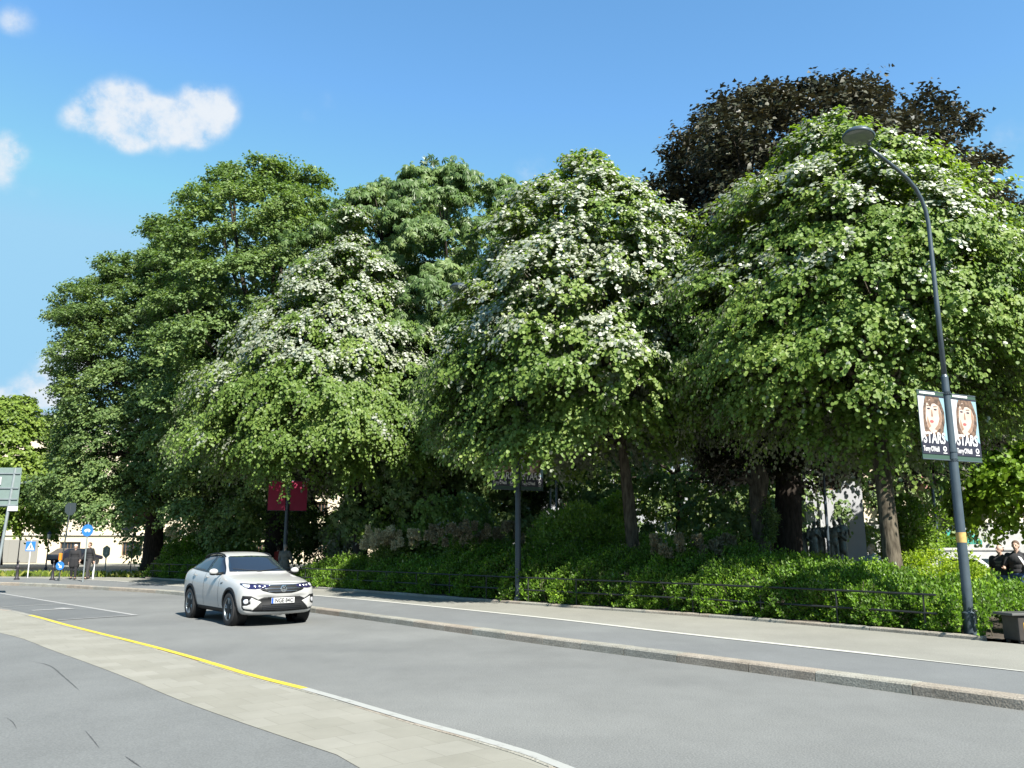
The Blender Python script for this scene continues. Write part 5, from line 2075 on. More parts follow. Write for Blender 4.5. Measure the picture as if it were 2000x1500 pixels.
def person(label, loc, facing, h=1.75, walk=.0, arms=((.12, -.05), (.12, .05)), top=M_dkcloth, bottom=M_dkcloth2, hair=M_hairb, hair_long=False, sleeves='long', coat=False,
           bald=False, shoes=M_shoe, build=1.0, group=None, bend=((0, 0), (0, 0)), skirt=False, headturn=0.0, vox=.012):
    """facing: yaw the person looks along (x forward locally). arms: (swing fwd, out) per side; bend: forearm swing"""
    k = h / 1.75
    b = build
    root = empty('person', loc, facing)
    tag(root, label, 'person', group)
    V = lambda x, y, z: Vector((x * k, y * k, z * k))
    hip = [V(0, .09, .93), V(0, -.09, .93)]
    st = walk
    knee = [V(.16 * st + .02, .095, .50), V(-.06 * st + .02, -.095, .50)]
    ank = [V(.30 * st, .10, .085 + .0 * st), V(-.34 * st, -.10, .085 + .07 * st)]
    toe = [ank[0] + V(.16, .02, -.05), ank[1] + V(.14, -.02, -.055 - .02 * st)]
    sh = [V(-.01, .175 * b, 1.405), V(-.01, -.175 * b, 1.405)]
    elb, wri = [], []
    for i, sg in enumerate((1, -1)):
        f, o_ = arms[i]
        fb, ob = bend[i]
        e = sh[i] + V(.29 * math.sin(f * 2.2), sg * (.04 + abs(o_)), -.28 * math.cos(f * 2.2))
        w = e + V(.25 * math.sin(f * 2.2 + .25 + fb), -sg * ob * .25 + sg * .01, -.25 * math.cos(f * 2.2 + .25 + fb))
        elb.append(e)
        wri.append(w)
    c_ = []
    # torso, neck, head
    c_ += [('b', V(0, 0, 1.0), (.115 * k * b, .165 * k * b, .12 * k)), ('b', V(.0, 0, 1.14), (.105 * k * b, .145 * k * b, .14 * k)), ('b', V(.005, 0, 1.30), (.12 * k * b, .17 * k * b, .16 * k)),
           ('c', sh[0], sh[1], .062 * k, .062 * k), ('c', V(-.01, 0, 1.42), V(.015, 0, 1.55), .058 * k, .052 * k)]
    hc = V(.03, 0, 1.645)
    R = Matrix.Rotation(headturn, 3, 'Z')
    hd = lambda x, y, z: hc + R @ V(x, y, z)
    c_ += [('b', hd(-.005, 0, .012), (.096 * k, .075 * k, .098 * k)), ('b', hd(.028, 0, -.045), (.062 * k, .055 * k, .062 * k)), ('c', hd(.055, 0, -.085), hd(.05, 0, -.08), .028 * k, .03 * k),
           ('c', hd(.088, 0, .012), hd(.106, 0, -.022), .010 * k, .014 * k), ('c', hd(.078, -.018, -.055), hd(.078, .018, -.055), .013 * k, .013 * k),
           ('b', hd(-.0, .076, -.01), (.017 * k, .010 * k, .030 * k)), ('b', hd(-.0, -.076, -.01), (.017 * k, .010 * k, .030 * k)), ('c', hd(.075, -.03, .028), hd(.075, .03, .028), .012 * k, .012 * k)]
    for i, sg in enumerate((1, -1)):
        c_ += [('c', hip[i], knee[i], .088 * k * b, .056 * k), ('c', knee[i], ank[i], .056 * k, .038 * k), ('c', ank[i], toe[i], .036 * k, .030 * k),
               ('c', sh[i], elb[i], .052 * k * b, .040 * k), ('c', elb[i], wri[i], .040 * k, .027 * k)]
        d = (wri[i] - elb[i]).normalized()
        fwd = Vector((1, 0, 0))
        wdt = (fwd - d * fwd.dot(d)).normalized()
        inn = d.cross(wdt) * (1 if sg > 0 else -1)
        pc = wri[i] + d * .045 * k
        c_ += [('c', pc - wdt * .022 * k - d * .01, pc - wdt * .022 * k + d * .04 * k, .017 * k, .016 * k), ('c', pc + wdt * .02 * k - d * .01, pc + wdt * .02 * k + d * .035 * k, .017 * k, .016 * k), ('c', pc, pc + d * .04 * k, .019 * k, .017 * k)]
        for fi, (o1, ln) in enumerate(((-.030, .060), (-.010, .072), (.011, .076), (.031, .068))):
            f0 = pc + wdt * o1 * k + d * .045 * k
            f1 = f0 + d * ln * .55 * k + inn * .006 * k
            f2 = f1 + d * ln * .45 * k + inn * .022 * k
            c_ += [('c', f0, f1, .0095 * k, .009 * k), ('c', f1, f2, .009 * k, .0078 * k)]
        t0 = pc + wdt * .03 * k - d * .02 * k
        t1 = t0 + wdt * .03 * k + d * .028 * k + inn * .012 * k
        c_ += [('c', t0, t1, .012 * k, .010 * k), ('c', t1, t1 + d * .026 * k + inn * .006 * k, .010 * k, .009 * k)]
    blend('body', c_, vox * .75, M_skinp, root)
    # eyes
    m_ = MB()
    for sg in (1, -1):
        m_.ball(hd(.083, sg * .03, .008), .0095 * k, 8, 6)
    # (both eyes sit in one face)
    for sg in (1, -1):
        e = MB()
        e.ball(hd(.083, sg * .03, .008), .0095 * k, 8, 6)
        e.build('eye', M_eye, root, smooth=True)
    # trousers
    t = []
    for i in range(2):
        t += [('c', hip[i] + V(0, 0, .03), knee[i], .105 * k * b, .078 * k), ('c', knee[i], ank[i] + V(-.01, 0, .02), .076 * k, .064 * k)]
    t += [('b', V(0, 0, .98), (.132 * k * b, .178 * k * b, .11 * k))]
    blend('trousers', t, vox, bottom, root)
    # top
    lo = .86 if coat else .97
    s2 = [('b', V(0, 0, 1.03), (.135 * k * b, .185 * k * b, .13 * k)), ('b', V(.0, 0, 1.15), (.128 * k * b, .168 * k * b, .15 * k)), ('b', V(.005, 0, 1.30), (.14 * k * b, .192 * k * b, .17 * k)),
          ('c', sh[0], sh[1], .070 * k, .070 * k), ('c', V(-.01, .09, 1.42), V(0, .03, 1.485), .065 * k, .05 * k), ('c', V(-.01, -.09, 1.42), V(0, -.03, 1.485), .065 * k, .05 * k)]
    if coat:
        s2 += [('c', V(0, .05, 1.0), V(0, .08, .70), .15 * k * b, .15 * k * b), ('c', V(0, -.05, 1.0), V(0, -.08, .70), .15 * k * b, .15 * k * b)]
    for i in range(2):
        e_end = elb[i] if sleeves == 'long' else sh[i].lerp(elb[i], .75)
        s2 += [('c', sh[i], e_end, .070 * k * b, .060 * k)]
        if sleeves == 'long':
            s2 += [('c', elb[i], elb[i].lerp(wri[i], .93), .058 * k, .046 * k)]
    blend('coat' if coat else ('jacket' if sleeves == 'long' else 'tshirt'), s2, vox, top, root)
    # hair
    if hair is not None:
        hp = [('b', hd(-.018, 0, .040), (.098 * k, .084 * k, .086 * k)), ('b', hd(-.045, 0, .0), (.075 * k, .080 * k, .09 * k))]
        if bald:
            hp = [('b', hd(-.055, 0, -.005), (.050 * k, .079 * k, .055 * k))]
        if hair_long:
            hp += [('c', hd(-.06, 0, .0), hd(-.07, 0, -.13), .075 * k, .06 * k), ('c', hd(-.02, .07, .0), hd(-.03, .07, -.09), .03 * k, .025 * k), ('c', hd(-.02, -.07, .0), hd(-.03, -.07, -.09), .03 * k, .025 * k)]
        blend('hair', hp, vox * .9, hair, root)
    for i in range(2):
        blend('shoe', [('c', ank[i] + V(-.03, 0, -.045), toe[i] + V(.02, 0, .01), .043 * k, .038 * k), ('c', ank[i] + V(-.02, 0, .0), ank[i] + V(0, 0, -.03), .046 * k, .046 * k)], vox, shoes, root)
    return root, wri


def face_to(p, px):
    return math.atan2(px[1] - p[1], px[0] - p[0])


# the pair standing in the shade at the far left
a = G(142, 1131.5, .13)
person('dark-clad person in a black coat, left one of the two on the far pavement', a, math.radians(-70), 1.70, walk=.35, arms=((.10, .02), (-.05, .02)), coat=True, bottom=M_dkcloth, hair=M_hairw, vox=.016, build=1.1)
a = G(170, 1131.5, .13)
person('taller person in black jacket and grey trousers, right one of the far pair', a, math.radians(-115), 1.80, walk=.45, arms=((-.12, .02), (.16, .02)), hair=M_hairb, vox=.016, bottom=M_dkcloth2, build=1.12)
# behind the roof of the car, walking away
a = P(557, 1076, 35.5)
person('person in a grey coat seen from behind, walking away behind the white car', (a.x, a.y, .12), math.radians(80), 1.72, walk=.3, coat=True, top=M_grcoat, hair=mat_plain('grey_hair', (.22, .21, .20), .8), vox=.016, build=1.1)
a = P(543, 1076, 42)
person('person in a red jacket, mostly hidden behind the person in the grey coat', (a.x, a.y, .12), math.radians(60), 1.62, walk=.3, top=mat_plain('red_cloth', (.45, .05, .04), .9), hair=M_hairb, vox=.018)
# in the park behind the hedge, left of the mottled trunk
a = P(1703, 1076, 21.4)
person('fair-haired person in a pale patterned top behind the hedge, left of the mottled trunk', (a.x, a.y, .12), math.radians(205), 1.70, walk=.2, arms=((.2, .06), (.3, .06)), bend=((.8, .3), (.8, .3)), top=M_flow, bottom=M_jean, hair=M_hairl, hair_long=False, sleeves='short', headturn=-.2)
# the two walking at the right edge
a = P(1953, 1076, 21)
pa, _ = person('heavier bald man in a dark printed T-shirt and light jeans, at the right edge', (a.x, a.y, .1), math.radians(215), 1.70, walk=.5, arms=((.02, .07), (-.10, .05)), bend=((.2, 0), (.1, 0)), top=M_tee, bottom=M_jean, hair=M_hairb, bald=True, sleeves='short', shoes=M_shoew, build=1.22, headturn=-.25)
m = MB()
for j, (w_, z_) in enumerate(((.09, 1.34), (.075, 1.31), (.06, 1.27), (.07, 1.23))):
    m.prism([(-w_, -.008), (w_, -.008), (w_ * .9, .010), (-w_ * .9, .010)], 0, .003, frame((.163 + .004 * j, 0, z_ * 1.70 / 1.75), (0, 1, 0), (0, 0, 1)))
m.prism([(-.004, 0), (.004, 0), (.004, .11), (-.004, .11)], 0, .002, frame((.163, 0, 1.19), (0, 1, 0), (0, 0, 1)))
m.build('shirt_print', M_print, pa)
a = P(1985, 1076, 20.6)
pb, wr = person('taller man in plain black T-shirt and jeans holding papers, at the right edge', (a.x, a.y, .1), math.radians(225), 1.80, walk=.5, arms=((.25, .05), (.10, .05)), bend=((1.0, .3), (1.0, .3)), top=M_tee, bottom=M_jean2, hair=M_hairb, sleeves='short', shoes=M_shoew, build=1.12)
Mw = pb.matrix_basis
w0 = Mw @ wr[0]
pp = MB()
pp.prism([(-.10, -.14), (.10, -.14), (.10, .14), (-.10, .14)], 0, .004)
po = pp.build('paper_sheet', M_paper)
po.location = w0 + Vector((-.05, -.05, .05))
po.rotation_euler = (math.radians(60), math.radians(10), math.radians(40))
tag(po, 'white folded sheet held by the taller man at the right edge', 'paper')

# ------------------------------------------------------------------ bronze group on the square
M_bronze = mat_plain('bronze', (.20, .235, .215), .45, .35, noise=.45, nscale=7)
sg_o = P(1602, 1076, 34)
sg_root = empty('sculpture_group', (sg_o.x, sg_o.y, .1), 0)
tag(sg_root, 'bronze sculpture group of standing figures among the trees, left of the mottled trunk', 'sculpture')
rr = random.Random(4)
figs = [(-1.05, -.1, 1.80, 'cloak'), (-.62, .15, 1.62, 'coat'), (-.25, -.05, 1.84, 'coat'), (.12, .2, 1.88, 'coat'), (.52, -.15, 1.86, 'lean'), (.95, .1, 2.02, 'coat')]
for i, (fx_, fy_, fh, kind) in enumerate(figs):
    k = fh / 1.75
    o = Vector((fx_, fy_, .82))
    V_ = lambda x, y, z: o + Vector((x, y, z)) * k
    tw = rr.uniform(-.1, .1)
    c_ = [('b', V_(tw, 0, 1.64), (.08 * k, .09 * k, .115 * k)), ('c', V_(tw * .5, 0, 1.4), V_(tw, 0, 1.58), .06, .05), ('c', V_(-.17, 0, 1.40), V_(.17, 0, 1.42), .09, .09),
          ('b', V_(0, 0, 1.25), (.2 * k, .15 * k, .24 * k)), ('b', V_(0, 0, .98), (.18 * k, .15 * k, .2 * k)),
          ('c', V_(-.09, 0, .9), V_(-.1, .03, .05), .10, .065), ('c', V_(.09, 0, .9), V_(.12, -.04, .05), .10, .065),
          ('c', V_(-.10, .02, .04), V_(-.10, -.12, .03), .05, .04), ('c', V_(.12, -.04, .04), V_(.12, -.2, .03), .05, .04),
          ('c', V_(-.2, 0, 1.4), V_(-.27, -.03, 1.12), .065, .05), ('c', V_(.2, 0, 1.4), V_(.27, -.05, 1.12), .065, .05),
          ('c', V_(.27, -.05, 1.12), V_(.10 + rr.uniform(-.1, .2), -.22, 1.15 + rr.uniform(-.1, .25)), .05, .04), ('c', V_(-.27, -.03, 1.12), V_(-.15, -.18, .95 + rr.uniform(-.1, .2)), .05, .04),
          ('b', V_(tw, -.09, 1.63), (.02, .03, .025))]
    if kind == 'cloak':
        c_ += [('c', V_(0, .03, 1.3), V_(-.05, .05, .55), .2, .30), ('c', V_(-.12, .03, 1.3), V_(-.24, .05, .5), .12, .16), ('c', V_(.1, .03, 1.3), V_(.16, 0, .5), .12, .16)]
    if kind == 'coat':
        c_ += [('c', V_(0, .02, 1.1), V_(.0, .02, .62), .17, .20)]
    if kind == 'lean':
        c_ += [('c', V_(.1, -.05, 1.35), V_(.42, -.1, 1.05), .10, .09), ('c', V_(.42, -.1, 1.05), V_(.45, -.15, 1.3), .07, .06)]
    blend('figure', c_, .022, M_bronze, sg_root)
m = MB()
m.prism([(-1.5, -.6), (1.5, -.6), (1.4, .7), (-1.4, .7)], 0, .83)
m.build('plinth', mat_plain('plinth_stone', (.20, .20, .19), .8, noise=.2), sg_root, bevel=.03)

# ------------------------------------------------------------------ buildings
M_creamw = mat_plain('cream_render', (.80, .70, .52), .9, noise=.05, nscale=1.2)
M_creamt = mat_plain('cream_trim', (.86, .80, .68), .9)
M_stone = mat_plain('grey_stone', (.46, .46, .45), .9, noise=.15, nscale=2.5)
M_greyw = mat_plain('grey_render', (.40, .41, .43), .9, noise=.06, nscale=1)
M_win = mat_glass('window_glass', (.02, .022, .025), .05)
M_wood = mat_plain('brown_frame', (.20, .12, .065), .7, noise=.3)
M_roof = mat_plain('roof_metal', (.16, .20, .24), .5, .2, noise=.1)
M_garage = mat_plain('garage_door', (.30, .29, .26), .7)
M_teal = mat_plain('teal_canvas', (.03, .28, .23), .8)
M_pink = mat_plain('pink_canvas', (.75, .38, .33), .8)


def building(name, label, origin, xdir, W, D, H_, wall_mat, floors, bays, base_h=0, base_mat=None, roof_h=2.2, win=(1.1, 1.9), z0=1.2, fh=3.6, frame_mat=None, skip=(), group=None, cross=(1, 1)):
    """origin: lower left of the face towards the camera; xdir along it; the body runs back from it"""
    root = empty(name, origin, math.atan2(xdir[1], xdir[0]))
    tag(root, label, 'building', group)
    bw = MB()
    # wall with real window openings: a grid of piers and spandrels
    xs_ = [0]
    bayw = W / bays
    for i in range(bays):
        c0 = bayw * (i + .5)
        xs_ += [c0 - win[0] / 2, c0 + win[0] / 2]
    xs_.append(W)
    zs = [base_h]
    for f in range(floors):
        b = max(base_h + .2, z0 + f * fh) if f == 0 else z0 + f * fh
        zs += [b, b + win[1]]
    zs.append(H_)
    for i in range(len(xs_) - 1):
        for j in range(len(zs) - 1):
            if i % 2 == 1 and j % 2 == 1 and ((i // 2, j // 2) not in skip):
                continue
            if xs_[i + 1] - xs_[i] < .01 or zs[j + 1] - zs[j] < .01:
                continue
            bw.box(((xs_[i] + xs_[i + 1]) / 2, .15, (zs[j] + zs[j + 1]) / 2), (xs_[i + 1] - xs_[i], .3, zs[j + 1] - zs[j]))
    bw.box((W / 2, D / 2 + .3, H_ / 2), (W, D - .6, H_ - .02))
    bw.build('wall', wall_mat, root)
    if base_h:
        b_ = MB()
        b_.box((W / 2, .13, base_h / 2), (W + .06, .34, base_h - .004))
        b_.build('base_course', base_mat, root)
    m_ = MB()
    m_.box((W / 2, -.12, H_ + .15), (W + .5, .9, .3))
    m_.build('cornice', M_creamt if wall_mat is not M_greyw else M_greyw, root)
    m_ = MB()
    m_.box((W / 2, -.04, (base_h or z0 + win[1] + .7) + .02), (W + .1, .24, .22))
    m_.build('string_course', M_creamt if wall_mat is not M_greyw else M_greyw, root)
    r_ = MB()
    e = .2
    r_.add([(-e, -.2, H_ + .3), (W + e, -.2, H_ + .3), (W + e, D, H_ + .3), (-e, D, H_ + .3), (1.5, 2.2, H_ + .3 + roof_h), (W - 1.5, 2.2, H_ + .3 + roof_h), (W - 1.5, D - 2, H_ + .3 + roof_h), (1.5, D - 2, H_ + .3 + roof_h)],
           [(0, 1, 5, 4), (1, 2, 6, 5), (2, 3, 7, 6), (3, 0, 4, 7), (4, 5, 6, 7)])
    r_.build('roof', M_roof, root)
    for i in range(bays):
        for f in range(floors):
            if (i, f) in skip:
                continue
            cx_ = bayw * (i + .5)
            b = zs[1 + 2 * f]
            t = zs[2 + 2 * f]
            w = MB()
            w.box((cx_, .22, (b + t) / 2), (win[0], .02, t - b))
            wo = w.build('window', M_win, root)
            q = MB()
            for zz in (b + .04, t - .04):
                q.box((cx_, .19, zz), (win[0], .06, .08))
            q.box((cx_ - win[0] / 2 + .04, .19, (b + t) / 2), (.08, .06, t - b - .16))
            q.box((cx_ + win[0] / 2 - .04, .19, (b + t) / 2), (.08, .06, t - b - .16))
            nv = cross[0]
            for v_ in range(1, nv + 1):
                q.box((cx_ - win[0] / 2 + win[0] * v_ / (nv + 1), .188, (b + t) / 2), (.055, .05, t - b - .16))
            for h_ in range(1, cross[1] + 1):
                q.box((cx_, .186, b + (t - b) * (1 - .35 * h_)), (win[0] - .16, .045, .05))
            q.build('frame', frame_mat or M_wood, wo)
    return root


# cream building at the left
bl0 = P(-260, 1065, 80)
blt = building('cream_building', 'long cream rendered building behind the bollards and lanterns at the left', (bl0.x, 78, .1), (1, .04), 46, 12, 12.2, M_creamw, 3, 8, base_h=0, win=(1.9, 1.25), z0=.75, fh=3.7, cross=(5, 0),
               skip=((2, 0), (5, 0), (7, 0)), group=None)
gd = MB()
q0 = P(12, 1110, 78)
gd.box((14.5, -.01, 1.15), (5.4, .05, 2.1))
for k in range(1, 6):
    gd.box((14.5 - 2.7 + .9 * k, -.045, 1.15), (.05, .03, 2.05))
gd.build('garage_door', M_garage, blt)
# cream corner building to the right, grey stone ground floor
br = building('corner_building', 'cream corner building with grey stone ground floor, seen right of the mottled trunk', (18.9, 46.5, .1), (1, .10), 22, 12, 13.5, M_creamw, 3, 6, base_h=3.05, base_mat=M_stone, win=(1.0, 1.9), z0=3.75, fh=3.6, cross=(1, 1))
for (x, w, c_, nm, z) in ((5.3, 1.7, M_teal, 'awning', 2.55), (3.9, 1.5, M_pink, 'awning', 5.6)):
    m = MB()
    m.add([(x, -.06, z), (x + w, -.06, z), (x + w, -1.1, z - .6), (x, -1.1, z - .6), (x, -.06, z - .05), (x + w, -.06, z - .05), (x + w, -1.1, z - .8), (x, -1.1, z - .8)],
          [(0, 1, 2, 3), (3, 2, 6, 7), (0, 3, 7, 4), (1, 5, 6, 2), (4, 7, 6, 5)])
    m.build(nm, c_, br)
m = MB()
m.box((4.15, -.06, 1.3), (1.6, .06, 2.5))
m.build('doorway', M_win, br)
m = MB()
m.box((4.15, -.06, 2.62), (1.9, .1, .12))
m.box((3.28, -.06, 1.3), (.14, .1, 2.5))
m.box((5.02, -.06, 1.3), (.14, .1, 2.5))
m.build('door_surround', M_creamt, br)
m = MB()
m.box((3.95, -.12, 1.0), (.55, .06, 1.3))
m.build('door_poster', mat_plain('orange_poster', (.75, .30, .04), .6), br)
# grey building sliver behind the sculptures
gb = building('grey_building', 'plain grey building behind the bronze sculpture group', (15.6, 44, .1), (1, 0.02), 3.1, 12, 9.0, M_greyw, 2, 1, win=(.9, 1.6), z0=4.6, fh=3.4, cross=(1, 1), roof_h=.6)
m = MB()
m.box((.75, -.08, 2.2), (.10, .12, 4.2))
m.build('downpipe', mat_plain('pale_pipe', (.5, .52, .53), .6), gb)
# a pale facade glimpsed under the trees, beyond the car
building('pale_building', 'pale building glimpsed in flecks under the trees, far behind the car', (-42, 98, .1), (1, .0), 40, 10, 9, M_creamw, 2, 9, win=(1.3, 1.9), z0=1.0, fh=3.6, cross=(1, 1))
building('pale_building', 'pale building glimpsed far behind the low orange flowers', (-1, 84, .1), (1, .0), 26, 10, 9, M_greyw, 2, 6, win=(1.3, 1.9), z0=1.0, fh=3.6, cross=(1, 1))

# low stone wall right of the mottled trunk
lw = P(1742, 1088, 32)
m = MB()
m.box((2.0, 0, .75), (4.2, .4, 1.5))
m.box((2.0, 0, 1.55), (4.4, .5, .1))
o = m.build('stone_wall', M_stone, None, bevel=.02)
o.location = (lw.x + .4, 32, .1)
o.rotation_euler = (0, 0, math.radians(-6))
tag(o, 'low grey stone wall right of the mottled trunk', 'wall')
# slim posts in the park
for (px, Y, h_, lab, mt) in ((1302, 34, 2.6, 'short pale post right of the slim forked trunk', 'pale'), (1076, 40, 4.4, 'pale thin post left of the broad green bush', 'pale'), (1088, 30, 4.3, 'dark post at the left edge of the broad green bush', 'dark'),
                             (1832, 30, 5.5, 'dark slender lamp post before the corner building', 'dark'), (1848, 40, 5.0, 'pale slender pole before the corner building', 'pale'), (1618, 30, 6.2, 'dark slender post in front of the sculpture group', 'dark')):
    b = at(px, Y, .1)
    root = empty('park_post', b)
    tag(root, lab, 'post')
    mt_ = M_pole if mt == 'dark' else mat_plain('galvanised', (.42, .46, .48), .5, .3)
    m = MB()
    m.tube([(0, 0, 0), (0, 0, h_)], [.06, .045], n=12)
    m.tube([(0, 0, 0), (0, 0, .3)], [.085, .085], n=12)
    m.build('pole', mt_, root, auto=40)
    m = MB()
    m.lathe([(.001, h_ + .28), (.14, h_ + .2), (.17, h_ + .16), (.05, h_), (.001, h_ - .01)] if mt == 'dark' else [(.001, h_ + .03), (.05, h_ + .02), (.05, h_ - .01), (.001, h_ - .015)], 16, cap=False)
    m.build('cap', mt_, root)

# ------------------------------------------------------------------ signs and small things at the left
M_galv = mat_plain('galvanised_steel', (.36, .41, .42), .45, .4, noise=.1)
M_sback = mat_plain('sign_back', (.20, .27, .25), .6, noise=.06)
M_blue = mat_plain('sign_blue', (.03, .20, .62), .5)
M_wsign = mat_plain('sign_white', (.75, .78, .80), .5)
M_dsign = mat_plain('sign_dark_back', (.03, .045, .05), .6)

r0 = G(-6, 1150, .12)
r0 = Vector((P(-2, 1065, 30).x, 30, .12))
rs = empty('road_sign', r0)
tag(rs, 'large grey-green back of a road sign on a steel pole, cut by the left edge', 'road sign')
m = MB()
m.tube([(0, 0, 0), (.28, 0, 4.45)], [.055, .052], n=14)
m.build('pole', M_galv, rs, auto=40)
m = MB()
m.box((-.30, -.0, 3.75), (1.62, .03, 1.42))
m.build('panel', M_sback, rs, bevel=.01)
m = MB()
for z in (4.25, 3.72, 3.32, 3.10):
    m.box((-.30, -.04, z), (1.58, .03, .045))
m.build('rib', M_galv, rs)
m = MB()
m.box((.37, -.05, 2.98), (.36, .02, .17))
m.build('sticker', M_wsign, rs)
m = MB()
m.box((-.35, -.05, 3.98), (.36, .02, .28))
m.build('sticker', M_wsign, rs)
# distant lamp head peeping out beside the sign
l0 = P(20, 1065, 52)
fl = empty('street_lamp', (l0.x - 1.6, 52, .1))
tag(fl, 'small far lamp with a level arm, poking out right of the big road sign', 'street lamp')
m = MB()
m.tube([(0, 0, 0), (0, 0, 5.0), (.2, 0, 5.42), (.6, 0, 5.5), (2.1, 0, 5.55)], [.07, .05, .045, .04, .035], n=10)
m.build('pole', M_pole, fl, smooth=True)
m = MB()
m.ball((2.45, 0, 5.60), (.42, .2, .12), 16, 8)
m.build('lamp_head', M_galv, fl, smooth=True)

Mcam = frame((0, 0, 0), (1, 0, 0), (0, 0, 1))          # sign faces look down the road, towards -y


def disc(r, z0, z1, n=28):
    return [(r * math.cos(2 * math.pi * k / n), r * math.sin(2 * math.pi * k / n)) for k in range(n)], z0, z1


def arrow(m_, F_, pts, z0=.006, z1=.009):
    m_.prism(pts, z0, z1, F_)


# blue round cycle sign
b0_ = P(168, 1065, 39)
s1_ = empty('blue_round_sign', (b0_.x, 39, .12))
tag(s1_, 'round blue sign with a white symbol on a post, above the walking pair', 'road sign')
m = MB()
m.tube([(0, .03, 0), (0, .03, 2.75)], .03, n=10)
m.build('pole', M_galv, s1_)
m = MB()
m.prism(*disc(.275, -.004, .004), Mcam @ Matrix.Translation((0, 2.36, 0)))
d1 = m.build('disc', M_blue, s1_)
m = MB()
Fd = Mcam @ Matrix.Translation((0, 2.36, 0))
m.prism([(-.15, -.04), (.15, -.04), (.13, .02), (.06, .07), (-.05, .07), (-.13, .02)], .006, .009, Fd)
m.prism([(-.11, -.08), (-.04, -.08), (-.04, -.04), (-.11, -.04)], .006, .009, Fd)
m.prism([(.04, -.08), (.11, -.08), (.11, -.04), (.04, -.04)], .006, .009, Fd)
m.build('symbol', M_wsign, d1)
# blue keep-left sign with a yellow lamp, on the tall leaning pole
b0_ = P(121, 1065, 40)
s2_ = empty('keep_side_sign', (b0_.x, 40, .12))
tag(s2_, 'tall thin pole with dark sign back, orange lamp and blue arrow disc', 'road sign')
m = MB()
m.tube([(0, .03, 0), (.21, .03, 3.6)], .032, n=10)
m.build('pole', M_dsign, s2_)
m = MB()
Ft = Mcam @ Matrix.Translation((.22, 3.40, -.02))
m.prism([(-.26, -.14), (-.10, -.30), (.12, -.30), (.27, -.10), (.25, .28), (-.12, .30), (-.27, .16)], -.01, .01, Ft)
m.build('sign_back', M_dsign, s2_)
Fd = Mcam @ Matrix.Translation((.04, .72, .06))
m = MB()
m.prism(*disc(.20, -.004, .004), Fd)
d2 = m.build('disc', M_blue, s2_)
m = MB()
m.prism([(-.11, .09), (-.085, .115), (.04, -.01), (.075, .03), (.09, -.11), (-.05, -.095), (-.01, -.06)], .006, .009, Fd)
m.build('arrow', M_wsign, d2)
m = MB()
m.box((.02, -.06, 1.14), (.13, .12, .34))
m.build('warning_lamp', mat_plain('orange_lamp', (.85, .30, .03), .4), s2_, bevel=.02)
# crossing sign
b0_ = P(60, 1065, 44)
s3_ = empty('crossing_sign', (b0_.x, 44, .12))
tag(s3_, 'square blue pedestrian crossing sign with white triangle and walker', 'road sign')
m = MB()
m.tube([(0, .03, 0), (0, .03, 1.95)], .028, n=10)
m.build('pole', M_wsign, s3_)
Fd = Mcam @ Matrix.Translation((0, 1.62, 0))
m = MB()
m.prism([(-.25, -.25), (.25, -.25), (.25, .25), (-.25, .25)], -.004, .004, Fd)
d3 = m.build('panel', M_blue, s3_)
m = MB()
m.prism([(-.22, -.20), (.22, -.20), (0, .21)], .006, .009, Fd)
m.build('triangle', M_wsign, d3)
m = MB()
for pts_ in ([(-.015, .03), (.02, .035), (.025, -.05), (-.02, -.05)], [(-.02, -.05), (.005, -.05), (-.05, -.16), (-.075, -.15)], [(.0, -.05), (.025, -.05), (.06, -.16), (.035, -.16)], [(-.02, .02), (-.01, .035), (-.06, -.03), (-.075, -.02)], [(.02, .02), (.02, .04), (.07, -.02), (.055, -.035)]):
    m.prism(pts_, .010, .013, Fd)
m.prism([(.022 * math.cos(t), .065 + .022 * math.sin(t)) for t in np.linspace(0, 5.9, 12)], .010, .013, Fd)
m.build('walker', M_dsign, d3)
# back of a small diamond sign
b0_ = P(209, 1065, 47)
s4_ = empty('small_sign', (b0_.x, 47, .12))
tag(s4_, 'grey back of a small six-sided sign beside the dark hedge', 'road sign')
m = MB()
m.tube([(0, .03, 0), (0, .03, 1.6)], .03, n=10)
m.build('pole', M_galv, s4_)
m = MB()
m.prism([(-.2, -.2), (0, -.42), (.2, -.2), (.2, .18), (0, .32), (-.2, .18)], -.01, .01, Mcam @ Matrix.Translation((0, 1.35, 0)))
m.build('sign_back', M_sback, s4_)
# street name plate hanging by the trunk
b0_ = P(243, 1039, 46)
ns = empty('street_name_sign', (b0_.x, 46, .12))
tag(ns, 'dim street name plate on a thin post in the shade at the left', 'street sign')
m = MB()
m.tube([(.5, .03, 0), (.5, .03, 2.75)], .028, n=8)
m.build('pole', M_dsign, ns)
m = MB()
m.box((0, 0, 2.6), (.95, .02, .2))
m.build('plate', mat_plain('sign_slate', (.16, .18, .22), .5), ns)
# bollards and lanterns before the cream building
M_bol = mat_plain('bollard_iron', (.045, .04, .05), .5, .3)
bol = None
for (px, Y, lab) in ((40, 41.6, 'dark iron bollard left of the crossing sign'), (109, 41.2, 'dark iron bollard left of the blue arrow sign')):
    p = P(px, 1065, Y)
    if bol is None:
        bol = empty('bollard', (p.x, Y, .12))
        m = MB()
        m.lathe([(.13, 0), (.13, .06), (.09, .09), (.075, .12), (.055, .55), (.07, .58), (.07, .61), (.045, .64), (.03, .8), (.001, .82)], 20)
        m.build('post', M_bol, bol, auto=35)
        m = MB()
        m.lathe([(.001, .82), (.035, .84), (.045, .88), (.03, .93), (.001, .96)], 16, cap=False)
        m.build('finial', M_bol, bol, smooth=True)
        tgt = bol
    else:
        tgt = bol.copy()
        C.objects.link(tgt)
        tgt.location = (p.x, Y, .12)
        for ch in bol.children:
            c2 = ch.copy()
            C.objects.link(c2)
            c2.parent = tgt
    tag(tgt, lab, 'bollard', 'iron bollards on the far pavement')
lan = None
